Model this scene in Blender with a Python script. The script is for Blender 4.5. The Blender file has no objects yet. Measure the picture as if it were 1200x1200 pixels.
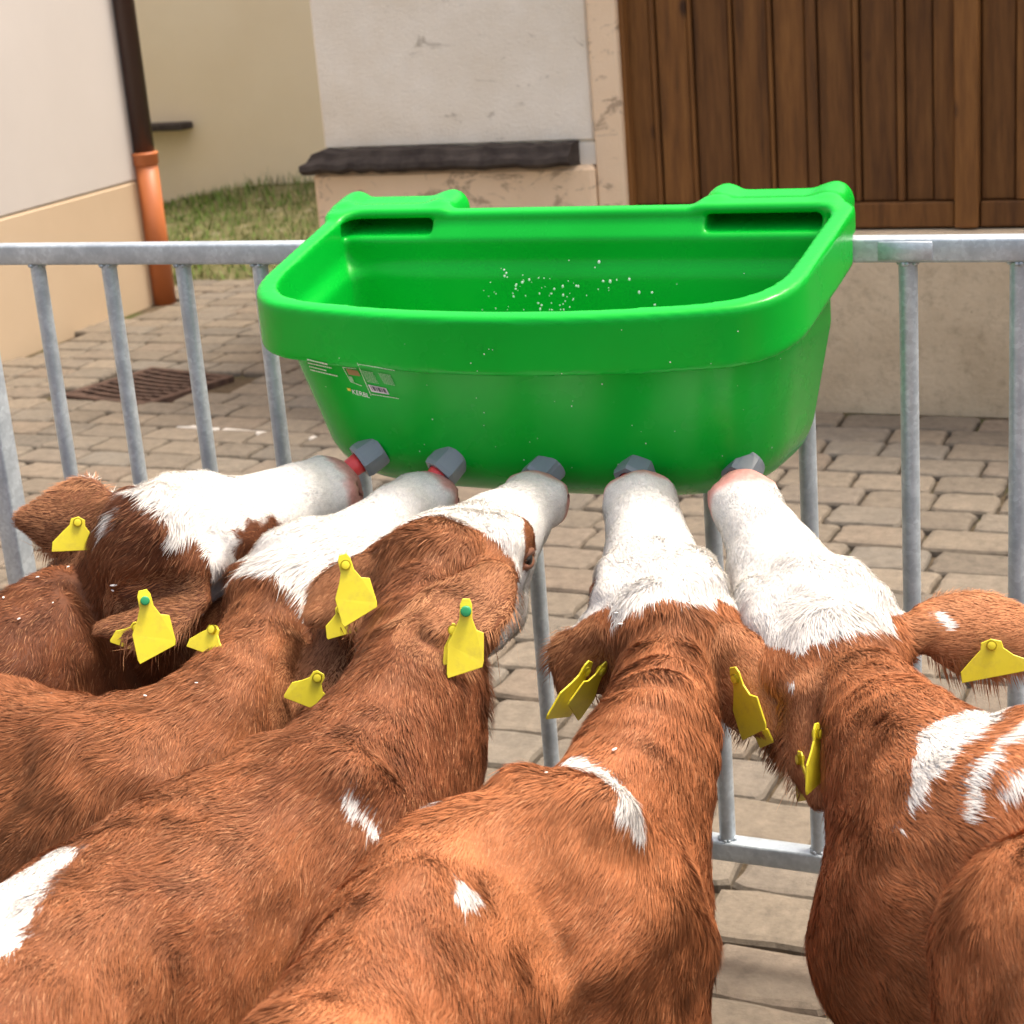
import bpy, bmesh, math, random
import numpy as np
from mathutils import Vector, Matrix
from mathutils.bvhtree import BVHTree

# ------------------------------------------------------------------ camera, sky, sun, exposure
sc = bpy.context.scene
FPX, YAW, PITCH, ROLL = 2096.2, -0.4452, 0.3044, -0.0822
CAM = np.array([0.730, -2.290, 1.497])
def cam_axes():
    cy, sy = math.cos(YAW), math.sin(YAW); cp, sp = math.cos(PITCH), math.sin(PITCH); cr, sr = math.cos(ROLL), math.sin(ROLL)
    f = np.array([sy*cp, cy*cp, -sp]); rt = np.array([cy, -sy, 0]); up = np.cross(rt, f)
    return cr*rt+sr*up, -sr*rt+cr*up, f
AR, AU, AF = cam_axes()
cd = bpy.data.cameras.new('camera'); cam = bpy.data.objects.new('camera', cd); sc.collection.objects.link(cam)
cd.sensor_width = 36; cd.lens = FPX/1200*36; cd.clip_start = .05; cd.clip_end = 500
cam.matrix_world = Matrix(((AR[0], AU[0], -AF[0], CAM[0]), (AR[1], AU[1], -AF[1], CAM[1]), (AR[2], AU[2], -AF[2], CAM[2]), (0, 0, 0, 1)))
cd.dof.use_dof = True; cd.dof.focus_distance = 1.95; cd.dof.aperture_fstop = 13
sc.camera = cam

SUN_DIR = Vector((0.30, 0.20, 0.93)).normalized()          # towards the sun
w = bpy.data.worlds.new('World'); sc.world = w; w.use_nodes = True
nt = w.node_tree; nt.nodes.clear()
sky = nt.nodes.new('ShaderNodeTexSky'); sky.sky_type = 'NISHITA'; sky.sun_disc = False
sky.sun_elevation = math.asin(SUN_DIR.z); sky.sun_rotation = math.atan2(SUN_DIR.x, SUN_DIR.y)
sky.air_density = 1.0; sky.dust_density = 6.0; sky.ozone_density = 0.6
bg = nt.nodes.new('ShaderNodeBackground'); bg.inputs[1].default_value = 0.15
wo = nt.nodes.new('ShaderNodeOutputWorld')
wb = nt.nodes.new('ShaderNodeMix'); wb.data_type = 'RGBA'; wb.blend_type = 'MULTIPLY'; wb.inputs[0].default_value = 1; wb.inputs[7].default_value = (1.08, 1.0, .90, 1)   # the photograph's warm white balance
nt.links.new(sky.outputs[0], wb.inputs[6]); nt.links.new(wb.outputs[2], bg.inputs[0]); nt.links.new(bg.outputs[0], wo.inputs[0])
sl = bpy.data.lights.new('sun', 'SUN'); sl.energy = 1.5; sl.angle = math.radians(12.0); sl.color = (1.0, .955, .89)
sun = bpy.data.objects.new('sun', sl); sc.collection.objects.link(sun)
sun.rotation_euler = SUN_DIR.to_track_quat('Z', 'Y').to_euler()
sc.view_settings.view_transform = 'Standard'; sc.view_settings.look = 'None'
sc.view_settings.exposure = 1.18; sc.view_settings.gamma = 1; sc.view_settings.use_curve_mapping = False

RNG = np.random.default_rng(7); rnd = random.Random(11)
C = sc.collection

# ------------------------------------------------------------------ small helpers
def ray(px, py):
    d = AR*(px-600)/FPX + AU*(600-py)/FPX + AF
    return d
def atz(px, py, z):
    d = ray(px, py); return CAM + d*((z-CAM[2])/d[2])
def aty(px, py, y):
    d = ray(px, py); return CAM + d*((y-CAM[1])/d[1])
def atd(px, py, depth):
    return CAM + ray(px, py)*depth
def depth_of(p): return float((np.asarray(p)-CAM)@AF)
def nrm(v):
    v = np.asarray(v, float); return v/(np.linalg.norm(v)+1e-12)
def tag(o, label=None, cat=None, group=None, kind=None):
    if label: o['label'] = label
    if cat: o['category'] = cat
    if group: o['group'] = group
    if kind: o['kind'] = kind
    return o
def empty(name, loc=(0, 0, 0)):
    o = bpy.data.objects.new(name, None); C.objects.link(o); o.location = loc; o.empty_display_size = .1
    return o
def link(name, me, mat=None, parent=None):
    o = bpy.data.objects.new(name, me); C.objects.link(o)
    if mat is not None and len(me.materials) == 0: me.materials.append(mat)
    if parent is not None:
        o.parent = parent
        o.matrix_parent_inverse = Matrix.Translation(parent.location).inverted() if parent.parent is None else parent_world(parent).inverted()
    return o
def parent_world(o):
    m = Matrix.Translation(o.location)
    return m if o.parent is None else o.parent.matrix_world.copy() @ m if False else m
def np_mesh(name, V, Fs, smooth=True):
    """Fs: (n,4) or (n,3) int array, or list of arrays"""
    me = bpy.data.meshes.new(name)
    V = np.asarray(V, np.float32); Fs = [np.asarray(f) for f in (Fs if isinstance(Fs, list) else [Fs])]
    me.vertices.add(len(V)); me.vertices.foreach_set('co', V.ravel())
    loops = np.concatenate([f.ravel() for f in Fs]); sizes = np.concatenate([np.full(len(f), f.shape[1]) for f in Fs])
    me.loops.add(len(loops)); me.loops.foreach_set('vertex_index', loops.astype(np.int32))
    me.polygons.add(len(sizes))
    st = np.concatenate([[0], np.cumsum(sizes)[:-1]])
    me.polygons.foreach_set('loop_start', st.astype(np.int32))
    me.polygons.foreach_set('use_smooth', np.full(len(sizes), smooth))
    me.update(calc_edges=True)
    return me
def bm_mesh(name, bm, smooth=False):
    me = bpy.data.meshes.new(name); bm.normal_update(); bm.to_mesh(me); bm.free()
    if smooth:
        for p in me.polygons: p.use_smooth = True
    return me
def box(bm, x0, x1, y0, y1, z0, z1, bev=0, M=None, seg=1):
    v = [bm.verts.new(c) for c in ((x0,y0,z0),(x1,y0,z0),(x1,y1,z0),(x0,y1,z0),(x0,y0,z1),(x1,y0,z1),(x1,y1,z1),(x0,y1,z1))]
    fs = [bm.faces.new([v[i] for i in q]) for q in ((0,3,2,1),(4,5,6,7),(0,1,5,4),(1,2,6,5),(2,3,7,6),(3,0,4,7))]
    if bev > 0:
        es = list({e for f in fs for e in f.edges})
        r = bmesh.ops.bevel(bm, geom=es, offset=bev, segments=seg, affect='EDGES', profile=.5)
        v = list({x for f in r['faces'] for x in f.verts} | {x for x in v if x.is_valid})
    if M is not None: bmesh.ops.transform(bm, matrix=M, verts=[x for x in v if x.is_valid])
    return v
def tube(bm, pts, r, n=16, caps=True):
    pts = [np.asarray(p, float) for p in pts]; rings = []
    r = r if isinstance(r, (list, tuple, np.ndarray)) else [r]*len(pts)
    for i, p in enumerate(pts):
        d = nrm(pts[min(i+1, len(pts)-1)]-pts[max(i-1, 0)])
        a = nrm(np.cross(d, [0, 0, 1] if abs(d[2]) < .9 else [1, 0, 0])); b = np.cross(d, a)
        rings.append([bm.verts.new(p+r[i]*(math.cos(t)*a+math.sin(t)*b)) for t in [2*math.pi*k/n for k in range(n)]])
    for A, B in zip(rings, rings[1:]):
        for k in range(n): bm.faces.new((A[k], B[k], B[(k+1) % n], A[(k+1) % n]))
    if caps: bm.faces.new(rings[0]); bm.faces.new(rings[-1][::-1])
# value noise
_tab = RNG.random((64, 64, 64)).astype(np.float32)
def vnoise(P, s, off=0.0):
    q = np.asarray(P, np.float32)*s + off + 1000.0; i = np.floor(q).astype(np.int64); f = q-i; f = f*f*(3-2*f)
    r = 0
    for a in (0, 1):
        for b in (0, 1):
            for c in (0, 1):
                wt = (f[..., 0] if a else 1-f[..., 0])*(f[..., 1] if b else 1-f[..., 1])*(f[..., 2] if c else 1-f[..., 2])
                r = r + wt*_tab[(i[..., 0]+a) & 63, (i[..., 1]+b) & 63, (i[..., 2]+c) & 63]
    return r*2-1
def vnoise3(P, s, off=0.0): return np.stack([vnoise(P, s, off+k*17.3) for k in range(3)], -1)

# ------------------------------------------------------------------ materials
class N:
    def __init__(s, name):
        s.m = bpy.data.materials.new(name); s.m.use_nodes = True; s.t = s.m.node_tree
        s.b = s.t.nodes['Principled BSDF']; s.out = s.t.nodes['Material Output']
    def n(s, typ, **kw):
        x = s.t.nodes.new(typ)
        for k, v in kw.items():
            if k.startswith('i_'): x.inputs[k[2:].replace('_', ' ')].default_value = v
            else: setattr(x, k, v)
        return x
    def l(s, a, b): s.t.links.new(a, b)
    def noise(s, scale, detail=4, rough=.55, vec=None, dist=0):
        x = s.n('ShaderNodeTexNoise'); x.inputs['Scale'].default_value = scale; x.inputs['Detail'].default_value = detail
        x.inputs['Roughness'].default_value = rough; x.inputs['Distortion'].default_value = dist
        if vec is not None: s.l(vec, x.inputs['Vector'])
        return x.outputs['Fac']
    def ramp(s, fac, stops):
        x = s.n('ShaderNodeValToRGB'); s.l(fac, x.inputs[0]); e = x.color_ramp.elements
        while len(e) < len(stops): e.new(.5)
        for k, (p, c) in enumerate(stops):
            e[k].position = p; e[k].color = (*c, 1) if len(c) == 3 else c
        return x.outputs[0]
    def mix(s, f, a, b, mode='MIX'):
        x = s.n('ShaderNodeMix', data_type='RGBA', blend_type=mode)
        for v, k in ((f, 0), (a, 6), (b, 7)):
            if hasattr(v, 'is_linked'): s.l(v, x.inputs[k])
            else: x.inputs[k].default_value = v if not isinstance(v, tuple) else (*v, 1)[:4]
        return x.outputs[2]
    def bump(s, h, strength=.3, dist=.01):
        x = s.n('ShaderNodeBump'); x.inputs['Strength'].default_value = strength; x.inputs['Distance'].default_value = dist
        s.l(h, x.inputs['Height']); s.l(x.outputs[0], s.b.inputs['Normal'])
    def col(s, c):
        if isinstance(c, tuple): s.b.inputs['Base Color'].default_value = (*c, 1)
        else: s.l(c, s.b.inputs['Base Color'])
    def set(s, rough=None, metal=None, spec=None):
        if rough is not None: s.b.inputs['Roughness'].default_value = rough
        if metal is not None: s.b.inputs['Metallic'].default_value = metal
        if spec is not None: s.b.inputs['Specular IOR Level'].default_value = spec
        return s
    def objco(s, scale=(1, 1, 1)):
        t = s.n('ShaderNodeNewGeometry'); m = s.n('ShaderNodeMapping'); m.inputs['Scale'].default_value = scale
        s.l(t.outputs['Position'], m.inputs[0]); return m.outputs[0]

def m_plain(name, c, rough=.5, metal=0, spec=.5):
    a = N(name); a.col(c); a.set(rough, metal, spec); return a.m
def m_plastic():
    a = N('green_plastic'); p = a.objco()
    n1 = a.noise(3.5, 3, .5, p); c = a.ramp(n1, [(.3, (.0, .33, .020)), (.7, (.002, .41, .032))]); a.col(c)
    r = a.n('ShaderNodeMapRange'); r.inputs['To Min'].default_value = .22; r.inputs['To Max'].default_value = .32
    a.l(a.noise(9, 4, .6, p), r.inputs[0]); a.l(r.outputs[0], a.b.inputs['Roughness'])
    a.set(spec=.24); a.b.inputs['Coat Weight'].default_value = .0; a.b.inputs['Coat Roughness'].default_value = .08; a.bump(a.noise(45, 2, .5, p), .03, .002); return a.m
def m_galv():
    a = N('galvanised_steel'); p = a.objco(); v = a.n('ShaderNodeTexVoronoi'); v.inputs['Scale'].default_value = 160; a.l(p, v.inputs['Vector'])
    c = a.ramp(v.outputs['Color'], [(.2, (.46, .52, .56)), (.8, (.58, .65, .69))])
    c2 = a.mix(a.ramp(a.noise(14, 5, .7, p), [(.42, (0, 0, 0)), (.66, (1, 1, 1))]), c, (.36, .41, .45)); a.col(c2)
    a.set(.42, .35, .5); a.bump(a.noise(260, 3, .6, p), .25, .001); return a.m
def m_plaster(name, c1, c2, stain=None, s=3.0, b=.35, thr=.54):
    a = N(name); p = a.objco()
    c = a.ramp(a.noise(s, 5, .6, p), [(.3, c1), (.7, c2)])
    if stain is not None:
        c = a.mix(a.ramp(a.noise(6.5, 6, .7, a.objco((.7, 1, 1.6)), 1.2), [(thr, (0, 0, 0)), (thr+.07, (.7,)*3)]), c, stain)
    a.col(c); a.set(.9, 0, .2); a.bump(a.noise(110, 5, .65, p), b, .004); return a.m
def m_paver():
    a = N('tumbled_paver'); oi = a.n('ShaderNodeObjectInfo'); g = a.n('ShaderNodeNewGeometry'); p = a.objco()
    ad = a.n('ShaderNodeMath', operation='ADD'); a.l(oi.outputs['Random'], ad.inputs[0]); a.l(g.outputs['Random Per Island'], ad.inputs[1])
    fr = a.n('ShaderNodeMath', operation='FRACT'); a.l(ad.outputs[0], fr.inputs[0])
    c = a.ramp(fr.outputs[0], [(0, (.150, .128, .100)), (.3, (.205, .172, .130)), (.5, (.178, .160, .132)), (.68, (.185, .150, .114)), (.85, (.225, .190, .145)), (1, (.142, .126, .103))])
    n = a.noise(38, 6, .7, p); c = a.mix(.8, c, a.ramp(n, [(.25, (.50, .50, .49)), (.7, (1.2, 1.18, 1.15))]), 'MULTIPLY')
    c = a.mix(a.ramp(a.noise(7, 6, .75, p), [(.5, (0, 0, 0)), (.72, (.6,)*3)]), c, (.19, .16, .12))
    a.col(c); a.set(.85, 0, .3); a.bump(a.noise(90, 6, .7, p), .55, .006); return a.m
def m_soil():
    a = N('joint_sand'); p = a.objco()
    c = a.ramp(a.noise(55, 6, .7, p), [(.3, (.06, .045, .03)), (.7, (.15, .115, .075))])
    c = a.mix(a.ramp(a.noise(3, 5, .7, p), [(.5, (0, 0, 0)), (.62, (.8,)*3)]), c, (.07, .085, .025))
    a.col(c); a.set(.95, 0, .1); a.bump(a.noise(150, 5, .7, p), .8, .008); return a.m
def m_wood():
    a = N('weathered_brown_wood'); p = a.objco((1, 1, .09)); oi = a.n('ShaderNodeObjectInfo')
    w_ = a.n('ShaderNodeTexNoise', noise_dimensions='4D'); w_.inputs['Scale'].default_value = 34; w_.inputs['Detail'].default_value = 6; w_.inputs['Roughness'].default_value = .65
    a.l(p, w_.inputs['Vector']); a.l(oi.outputs['Random'], w_.inputs['W'])
    c = a.ramp(w_.outputs['Fac'], [(.25, (.070, .030, .010)), (.5, (.175, .075, .020)), (.75, (.27, .125, .035))])
    c = a.mix(.55, c, a.ramp(oi.outputs['Random'], [(0, (.55, .5, .5)), (1, (1.35, 1.3, 1.2))]), 'MULTIPLY')
    kn = a.n('ShaderNodeTexVoronoi'); kn.inputs['Scale'].default_value = 4.2; a.l(a.objco((1.3, 1, .8)), kn.inputs['Vector'])
    c = a.mix(a.ramp(kn.outputs['Distance'], [(.05, (.85,)*3), (.13, (0, 0, 0))]), c, (.03, .014, .008))
    a.col(c); a.set(.7, 0, .3); a.bump(w_.outputs['Fac'], .35, .004); return a.m
def m_concrete():
    a = N('plinth_concrete'); p = a.objco()
    c = a.ramp(a.noise(2.6, 7, .68, p), [(.3, (.50, .395, .26)), (.7, (.68, .555, .385))])
    c = a.mix(a.ramp(a.noise(26, 6, .75, p), [(.5, (0, 0, 0)), (.78, (.55,)*3)]), c, (.22, .17, .11))
    c = a.mix(a.ramp(a.noise(70, 3, .6, p), [(.70, (0, 0, 0)), (.74, (.8,)*3)]), c, (.12, .09, .06))
    a.col(c); a.set(.92, 0, .2); a.bump(a.noise(60, 7, .7, p), .5, .008); return a.m
def m_tag():
    a = N('yellow_tag_plastic'); p = a.objco(); n = a.noise(60, 5, .7, p)
    c = a.mix(a.ramp(n, [(.50, (0, 0, 0)), (.75, (.5,)*3)]), (.76, .66, .035), (.52, .42, .06)); a.col(c); a.set(.42, 0, .4); a.bump(n, .15, .001)
    a.b.inputs['Subsurface Weight'].default_value = 0; return a.m
def m_fur():
    a = N('calf_hair'); at = a.n('ShaderNodeAttribute'); at.attribute_name = 'col'
    a.col(at.outputs['Color']); a.set(.62, 0, .18)
    a.b.inputs['Sheen Weight'].default_value = 0.0
    return a.m
def m_skin():
    a = N('calf_coat_base'); at = a.n('ShaderNodeAttribute'); at.attribute_name = 'col'
    p = a.objco(); n = a.noise(140, 5, .65, p)
    a.col(a.mix(.5, at.outputs['Color'], a.ramp(n, [(.3, (.6,)*3), (.7, (1.2,)*3)]), 'MULTIPLY'))
    a.set(.7, 0, .25); a.bump(n, .35, .003); return a.m

MAT = dict(green=m_plastic(), galv=m_galv(), paver=m_paver(), soil=m_soil(), wood=m_wood(), concrete=m_concrete(), fur=m_fur(), skin=m_skin(),
    white_wall=m_plaster('white_render', (.52, .495, .465), (.58, .555, .525), s=.8, b=.12),
    cream_base=m_plaster('cream_render', (.50, .39, .265), (.57, .455, .32), s=1.0, b=.12),
    cream_wall=m_plaster('pale_cream_render', (.80, .68, .47), (.88, .77, .56), s=.9, b=.2),
    old_cream=m_plaster('stained_cream_render', (.78, .58, .38), (.86, .67, .47), stain=(.30, .21, .14), s=2.2, b=.6),
    old_white=m_plaster('chalky_white_render', (.78, .70, .57), (.88, .82, .71), stain=(.36, .31, .24), s=4.5, b=.9, thr=.61),
    slate=m_plaster('dark_slate', (.035, .028, .025), (.085, .07, .06), s=14, b=.8),
    orange=m_plain('orange_pvc', (.50, .155, .05), .45), brown_pipe=m_plain('brown_pipe', (.055, .028, .022), .35),
    nut=m_plain('grey_pvc_nut', (.20, .235, .26), .38), teat=m_plain('red_rubber', (.75, .06, .06), .35),
    tagy=m_tag(), tagg=m_plain('green_stud_plastic', (.02, .28, .10), .4),
    iron=m_plaster('rusty_cast_iron', (.05, .032, .025), (.12, .075, .055), s=20, b=.5),
    pale=m_plaster('pale_stone', (.42, .40, .36), (.60, .57, .52), s=12, b=.4),
    dark=m_plain('void_shade_black', (.01, .008, .006), .9), milk=m_plain('milk', (.85, .83, .78), .25),
    eye=m_plain('calf_eye', (.012, .008, .006), .08), hoof=m_plain('hoof', (.10, .07, .05), .6),
    print_white=m_plain('white_print', (.55, .68, .52), .5), print_pale=m_plain('pale_green_print', (.26, .50, .26), .5),
    print_brown=m_plain('brown_print', (.28, .16, .05), .5), print_yellow=m_plain('yellow_print', (.7, .6, .05), .5), print_black=m_plain('dark_print', (.05, .05, .06), .5),
    print_lilac=m_plain('lilac_white_print', (.66, .60, .66), .5),
    glass=m_plain('window_glass', (.03, .035, .04), .06))

# ------------------------------------------------------------------ signed-distance modelling
class Field:
    def __init__(s, lo, hi, h):
        s.lo = np.array(lo, float); s.h = h; s.n = np.ceil((np.array(hi)-s.lo)/h).astype(int)+1
        s.d = np.full(tuple(s.n), 1.0, np.float32); s.ax = [s.lo[k]+h*np.arange(s.n[k]) for k in range(3)]
    def win(s, lo, hi):
        a = np.clip(np.floor((np.asarray(lo)-s.lo)/s.h).astype(int), 0, s.n-1); b = np.clip(np.ceil((np.asarray(hi)-s.lo)/s.h).astype(int)+1, 1, s.n)
        sl_ = tuple(slice(a[k], b[k]) for k in range(3))
        P = np.stack(np.meshgrid(*[s.ax[k][sl_[k]].astype(np.float32) for k in range(3)], indexing='ij'), -1)
        return sl_, P
    def add(s, lo, hi, fn, k=.02, sub=False):
        m = k*1.2+2*s.h; sl_, P = s.win(np.asarray(lo)-m, np.asarray(hi)+m)
        if P.size == 0: return
        e = fn(P).astype(np.float32); d = s.d[sl_]
        if sub:
            e = -e; hh = np.clip(.5-.5*(e-d)/k, 0, 1) if False else np.clip(.5+.5*(e-d)/k, 0, 1)
            s.d[sl_] = d*(1-hh)+e*hh+k*hh*(1-hh)
        else:
            hh = np.clip(.5+.5*(d-e)/k, 0, 1); s.d[sl_] = d*(1-hh)+e*hh-k*hh*(1-hh)
    def mesh(s):
        D = s.d; I = D < 0
        nx, ny, nz = D.shape
        cnt = np.zeros((nx-1, ny-1, nz-1), np.uint8)
        for a in (0, 1):
            for b in (0, 1):
                for c in (0, 1): cnt += I[a:nx-1+a, b:ny-1+b, c:nz-1+c]
        act = (cnt > 0) & (cnt < 8); ci = np.argwhere(act); idx = np.full(act.shape, -1, np.int64); idx[act] = np.arange(len(ci))
        cor = [(a, b, c) for a in (0, 1) for b in (0, 1) for c in (0, 1)]
        val = np.stack([D[ci[:, 0]+a, ci[:, 1]+b, ci[:, 2]+c] for a, b, c in cor], 1)
        S = np.zeros((len(ci), 3)); W = np.zeros(len(ci))
        for i in range(8):
            for j in range(i+1, 8):
                if sum(abs(cor[i][q]-cor[j][q]) for q in range(3)) != 1: continue
                x = (val[:, i] < 0) != (val[:, j] < 0)
                t = np.where(x, val[:, i]/(val[:, i]-val[:, j]+1e-12), 0)
                p = np.array(cor[i])[None]+t[:, None]*(np.array(cor[j])-np.array(cor[i]))[None]
                S += np.where(x[:, None], p, 0); W += x
        V = s.lo+s.h*(ci+S/W[:, None])
        Q = []
        for axis in range(3):
            o = [k for k in range(3) if k != axis]
            sl0 = [slice(None)]*3; sl1 = [slice(None)]*3; sl0[axis] = slice(0, -1); sl1[axis] = slice(1, None)
            ch = I[tuple(sl0)] != I[tuple(sl1)]
            e = np.argwhere(ch); e = e[(e[:, o[0]] > 0) & (e[:, o[1]] > 0) & (e[:, o[0]] < D.shape[o[0]]-1) & (e[:, o[1]] < D.shape[o[1]]-1)]
            inside0 = I[tuple(e.T)]
            def cell(da, db):
                c = e.copy(); c[:, o[0]] -= da; c[:, o[1]] -= db; return idx[tuple(c.T)]
            q = np.stack([cell(1, 1), cell(0, 1), cell(0, 0), cell(1, 0)], 1)
            flip = inside0 ^ (axis != 1)
            q[flip] = q[flip][:, ::-1]
            Q.append(q)
        Q = np.concatenate(Q); Q = Q[(Q >= 0).all(1)]
        return V, Q
def relax(V, Q, it=2, lam=.5):
    E = np.concatenate([Q[:, [0, 1]], Q[:, [1, 2]], Q[:, [2, 3]], Q[:, [3, 0]]]); E = np.concatenate([E, E[:, ::-1]])
    cnt = np.bincount(E[:, 0], minlength=len(V))[:, None]+1e-9
    for _ in range(it):
        for l_ in (lam, -lam*1.04):
            S = np.stack([np.bincount(E[:, 0], V[E[:, 1], k], minlength=len(V)) for k in range(3)], 1)
            V = V+l_*(S/cnt-V)
    return V
def cone(F, a, b, wa, ha, wb, hb, up=(0, 0, 1), k=.02, sub=False, off=None):
    a = np.asarray(a, float); b = np.asarray(b, float); ax = b-a; L = np.linalg.norm(ax)+1e-9; A = ax/L
    S = nrm(np.cross(A, up)); U = np.cross(S, A); R = max(wa, ha, wb, hb)
    def fn(P):
        q = P-a.astype(np.float32); t = np.clip(q@A.astype(np.float32)/L, 0, 1)
        c = q@A.astype(np.float32)-t*L; s_ = q@S.astype(np.float32); u = q@U.astype(np.float32)
        W = wa+(wb-wa)*t; H = ha+(hb-ha)*t; m = np.minimum(W, H)
        return (np.sqrt((s_/W)**2+(u/H)**2+(c/m)**2)-1)*m
    F.add(np.minimum(a, b)-R, np.maximum(a, b)+R, fn, k, sub)
def ball(F, c, r, k=.015, sub=False):
    c = np.asarray(c, float); F.add(c-r, c+r, lambda P: np.sqrt(((P-c.astype(np.float32))**2).sum(-1))-r, k, sub)

exec_parts = []
# ------------------------------------------------------------------ ground and paving
def build_ground():
    me = np_mesh('ground', [(-60, -40, 0), (60, -40, 0), (60, 60, 0), (-60, 60, 0)], np.array([[0, 1, 2, 3]]), False)
    g = link('ground', me, MAT['soil']); g['kind'] = 'structure'; g.location.z = -.012; 
    # paver variants (unit length 1 in x scaled per piece is avoided: several lengths)
    lens = [.17, .19, .205, .22, .24, .26]
    def paver(L, D, seed, hw=.0):
        r = random.Random(seed); n = 5
        out = []
        hx, hy = L/2-.003, D/2-.0012
        cr = .012+.010*r.random()
        base = []
        for (cx_, cy_, a0) in ((hx, hy, 0), (-hx, hy, 90), (-hx, -hy, 180), (hx, -hy, 270)):
            for k in (0, 1):
                a = math.radians(a0+15+60*k); base.append(((cx_-math.copysign(cr, cx_))+cr*math.cos(a)*1.0, (cy_-math.copysign(cr, cy_))+cr*math.sin(a)))
        pts = []
        for i in range(len(base)):
            p, q = base[i], base[(i+1) % len(base)]
            pts.append((p[0]+r.uniform(-.005, .005), p[1]+r.uniform(-.005, .005)))
            if math.hypot(p[0]-q[0], p[1]-q[1]) > .06:
                for t in (.35, .7):
                    pts.append((p[0]+(q[0]-p[0])*t+r.uniform(-.003, .003), p[1]+(q[1]-p[1])*t+r.uniform(-.004, .004)))
        m = len(pts); V = []
        for sc_, z in ((1, -.02), (1, .0005), (.955, .0080), (.84, .0112)):
            for (x, y) in pts: V.append((x*sc_ if sc_ == 1 else x-math.copysign((1-sc_)*.09, x), y if sc_ == 1 else y-math.copysign((1-sc_)*.09, y), z+r.uniform(-.0008, .0008)))
        Fq = []
        for k in range(3):
            for i in range(m): Fq.append((k*m+i, k*m+(i+1) % m, (k+1)*m+(i+1) % m, (k+1)*m+i))
        V.append((0, 0, .0112)); c = len(V)-1
        Ft = [(3*m+i, 3*m+(i+1) % m, c) for i in range(m)]
        return np.array(V), np.array(Fq), np.array(Ft)
    D = .150; variants = {}
    for li, L in enumerate(lens):
        for s in range(5):
            V, Fq, Ft = paver(L, D, 100*li+s); variants[(li, s)] = (V, Fq, Ft)
    meshes = {}
    items = []
    y = -2.6; row = 0
    while y < 6.6:
        x = -6.4+rnd.random()*.2
        while x < 2.6:
            li = rnd.choices(range(len(lens)), [1, 2, 3, 3, 2, 1])[0]; L = lens[li]
            cx_, cy_ = x+L/2, y+.0775; x += L+.004
            if cy_ > 3.19 and cx_ > -2.62: continue
            if cx_ < -4.40-.1*max(0, cy_-4.8) and cy_ < 4.85: continue
            if -3.68 < cx_ < -3.10 and 2.98 < cy_ < 3.42: continue
            if cy_ > 4.9 and cy_ > 5.30+.62*(cx_+4.5): continue
            items.append((cx_, cy_, li, rnd.randrange(5), rnd.uniform(-.02, .02), rnd.uniform(-.002, .003), rnd.random() < .5))
        y += .155; row += 1
    def score(it):
        p = np.array([it[0], it[1], 0]); d = p-CAM; z = d@AF
        u = 600+FPX*(d@AR)/z; v = 600-FPX*(d@AU)/z
        vis = -40 < u < 1240 and v < 1240 and z > .3
        hidden = (v > 560 and u < 560) or (v > 600 and u > 0 and it[1] < -.15) or (u < 980 and u > 420 and v < 575 and v > 250)
        if not vis: return -1
        return (-.5 if hidden else 1)*FPX*FPX/(z*z*z)
    order = sorted(range(len(items)), key=lambda i: -score(items[i])); top = set(order[:300])
    SV, SQ, ST = [], [], []; base = 0
    for i, (cx_, cy_, li, s, rz, dz, fl) in enumerate(items):
        if i in top:
            if (li, s) not in meshes:
                V, Fq, Ft = variants[(li, s)]; me = np_mesh('paving_stone', V, [Fq, Ft], False); me.materials.append(MAT['paver']); meshes[(li, s)] = me
            o = bpy.data.objects.new('paving_stone', meshes[(li, s)]); C.objects.link(o); o.parent = g
            o.location = (cx_, cy_, dz+.012); o.rotation_euler = (rnd.uniform(-.012, .012), rnd.uniform(-.01, .01), rz+(math.pi if fl else 0))
        else:
            V, Fq, Ft = variants[(li, s)]; a = rz+(math.pi if fl else 0); ca, sa = math.cos(a), math.sin(a)
            W = np.stack([V[:, 0]*ca-V[:, 1]*sa+cx_, V[:, 0]*sa+V[:, 1]*ca+cy_, V[:, 2]+dz+.012], 1)
            SV.append(W); SQ.append(Fq+base); ST.append(Ft+base); base += len(V)
    me = np_mesh('paving', np.concatenate(SV), [np.concatenate(SQ), np.concatenate(ST)], False)
    o = link('paving_stones', me, MAT['paver']); o.parent = g; o.matrix_parent_inverse = Matrix(); o['kind'] = 'stuff'
    # pale strip of narrow edging stones
    P0 = atz(60, 484, .0); 
    a0, a1 = np.array([-2.95, 2.700]), np.array([-1.75, 2.545]); nn = 5
    for k in range(nn):
        p, q = a0+(a1-a0)*(k+.02)/nn, a0+(a1-a0)*(k+.95)/nn
        bm = bmesh.new(); L = np.linalg.norm(q-p); ang = math.atan2(*(q-p)[::-1])
        box(bm, -L/2, L/2, -.017, .017, -.01, .021, .004, Matrix.Translation((*((p+q)/2), 0)) @ Matrix.Rotation(ang, 4, 'Z'))
        e = link('edging_stone', bm_mesh('edging_stone', bm), MAT['pale']); e.parent = g
    # sprouts of moss and dry grass in the joints
    bm = bmesh.new()
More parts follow.
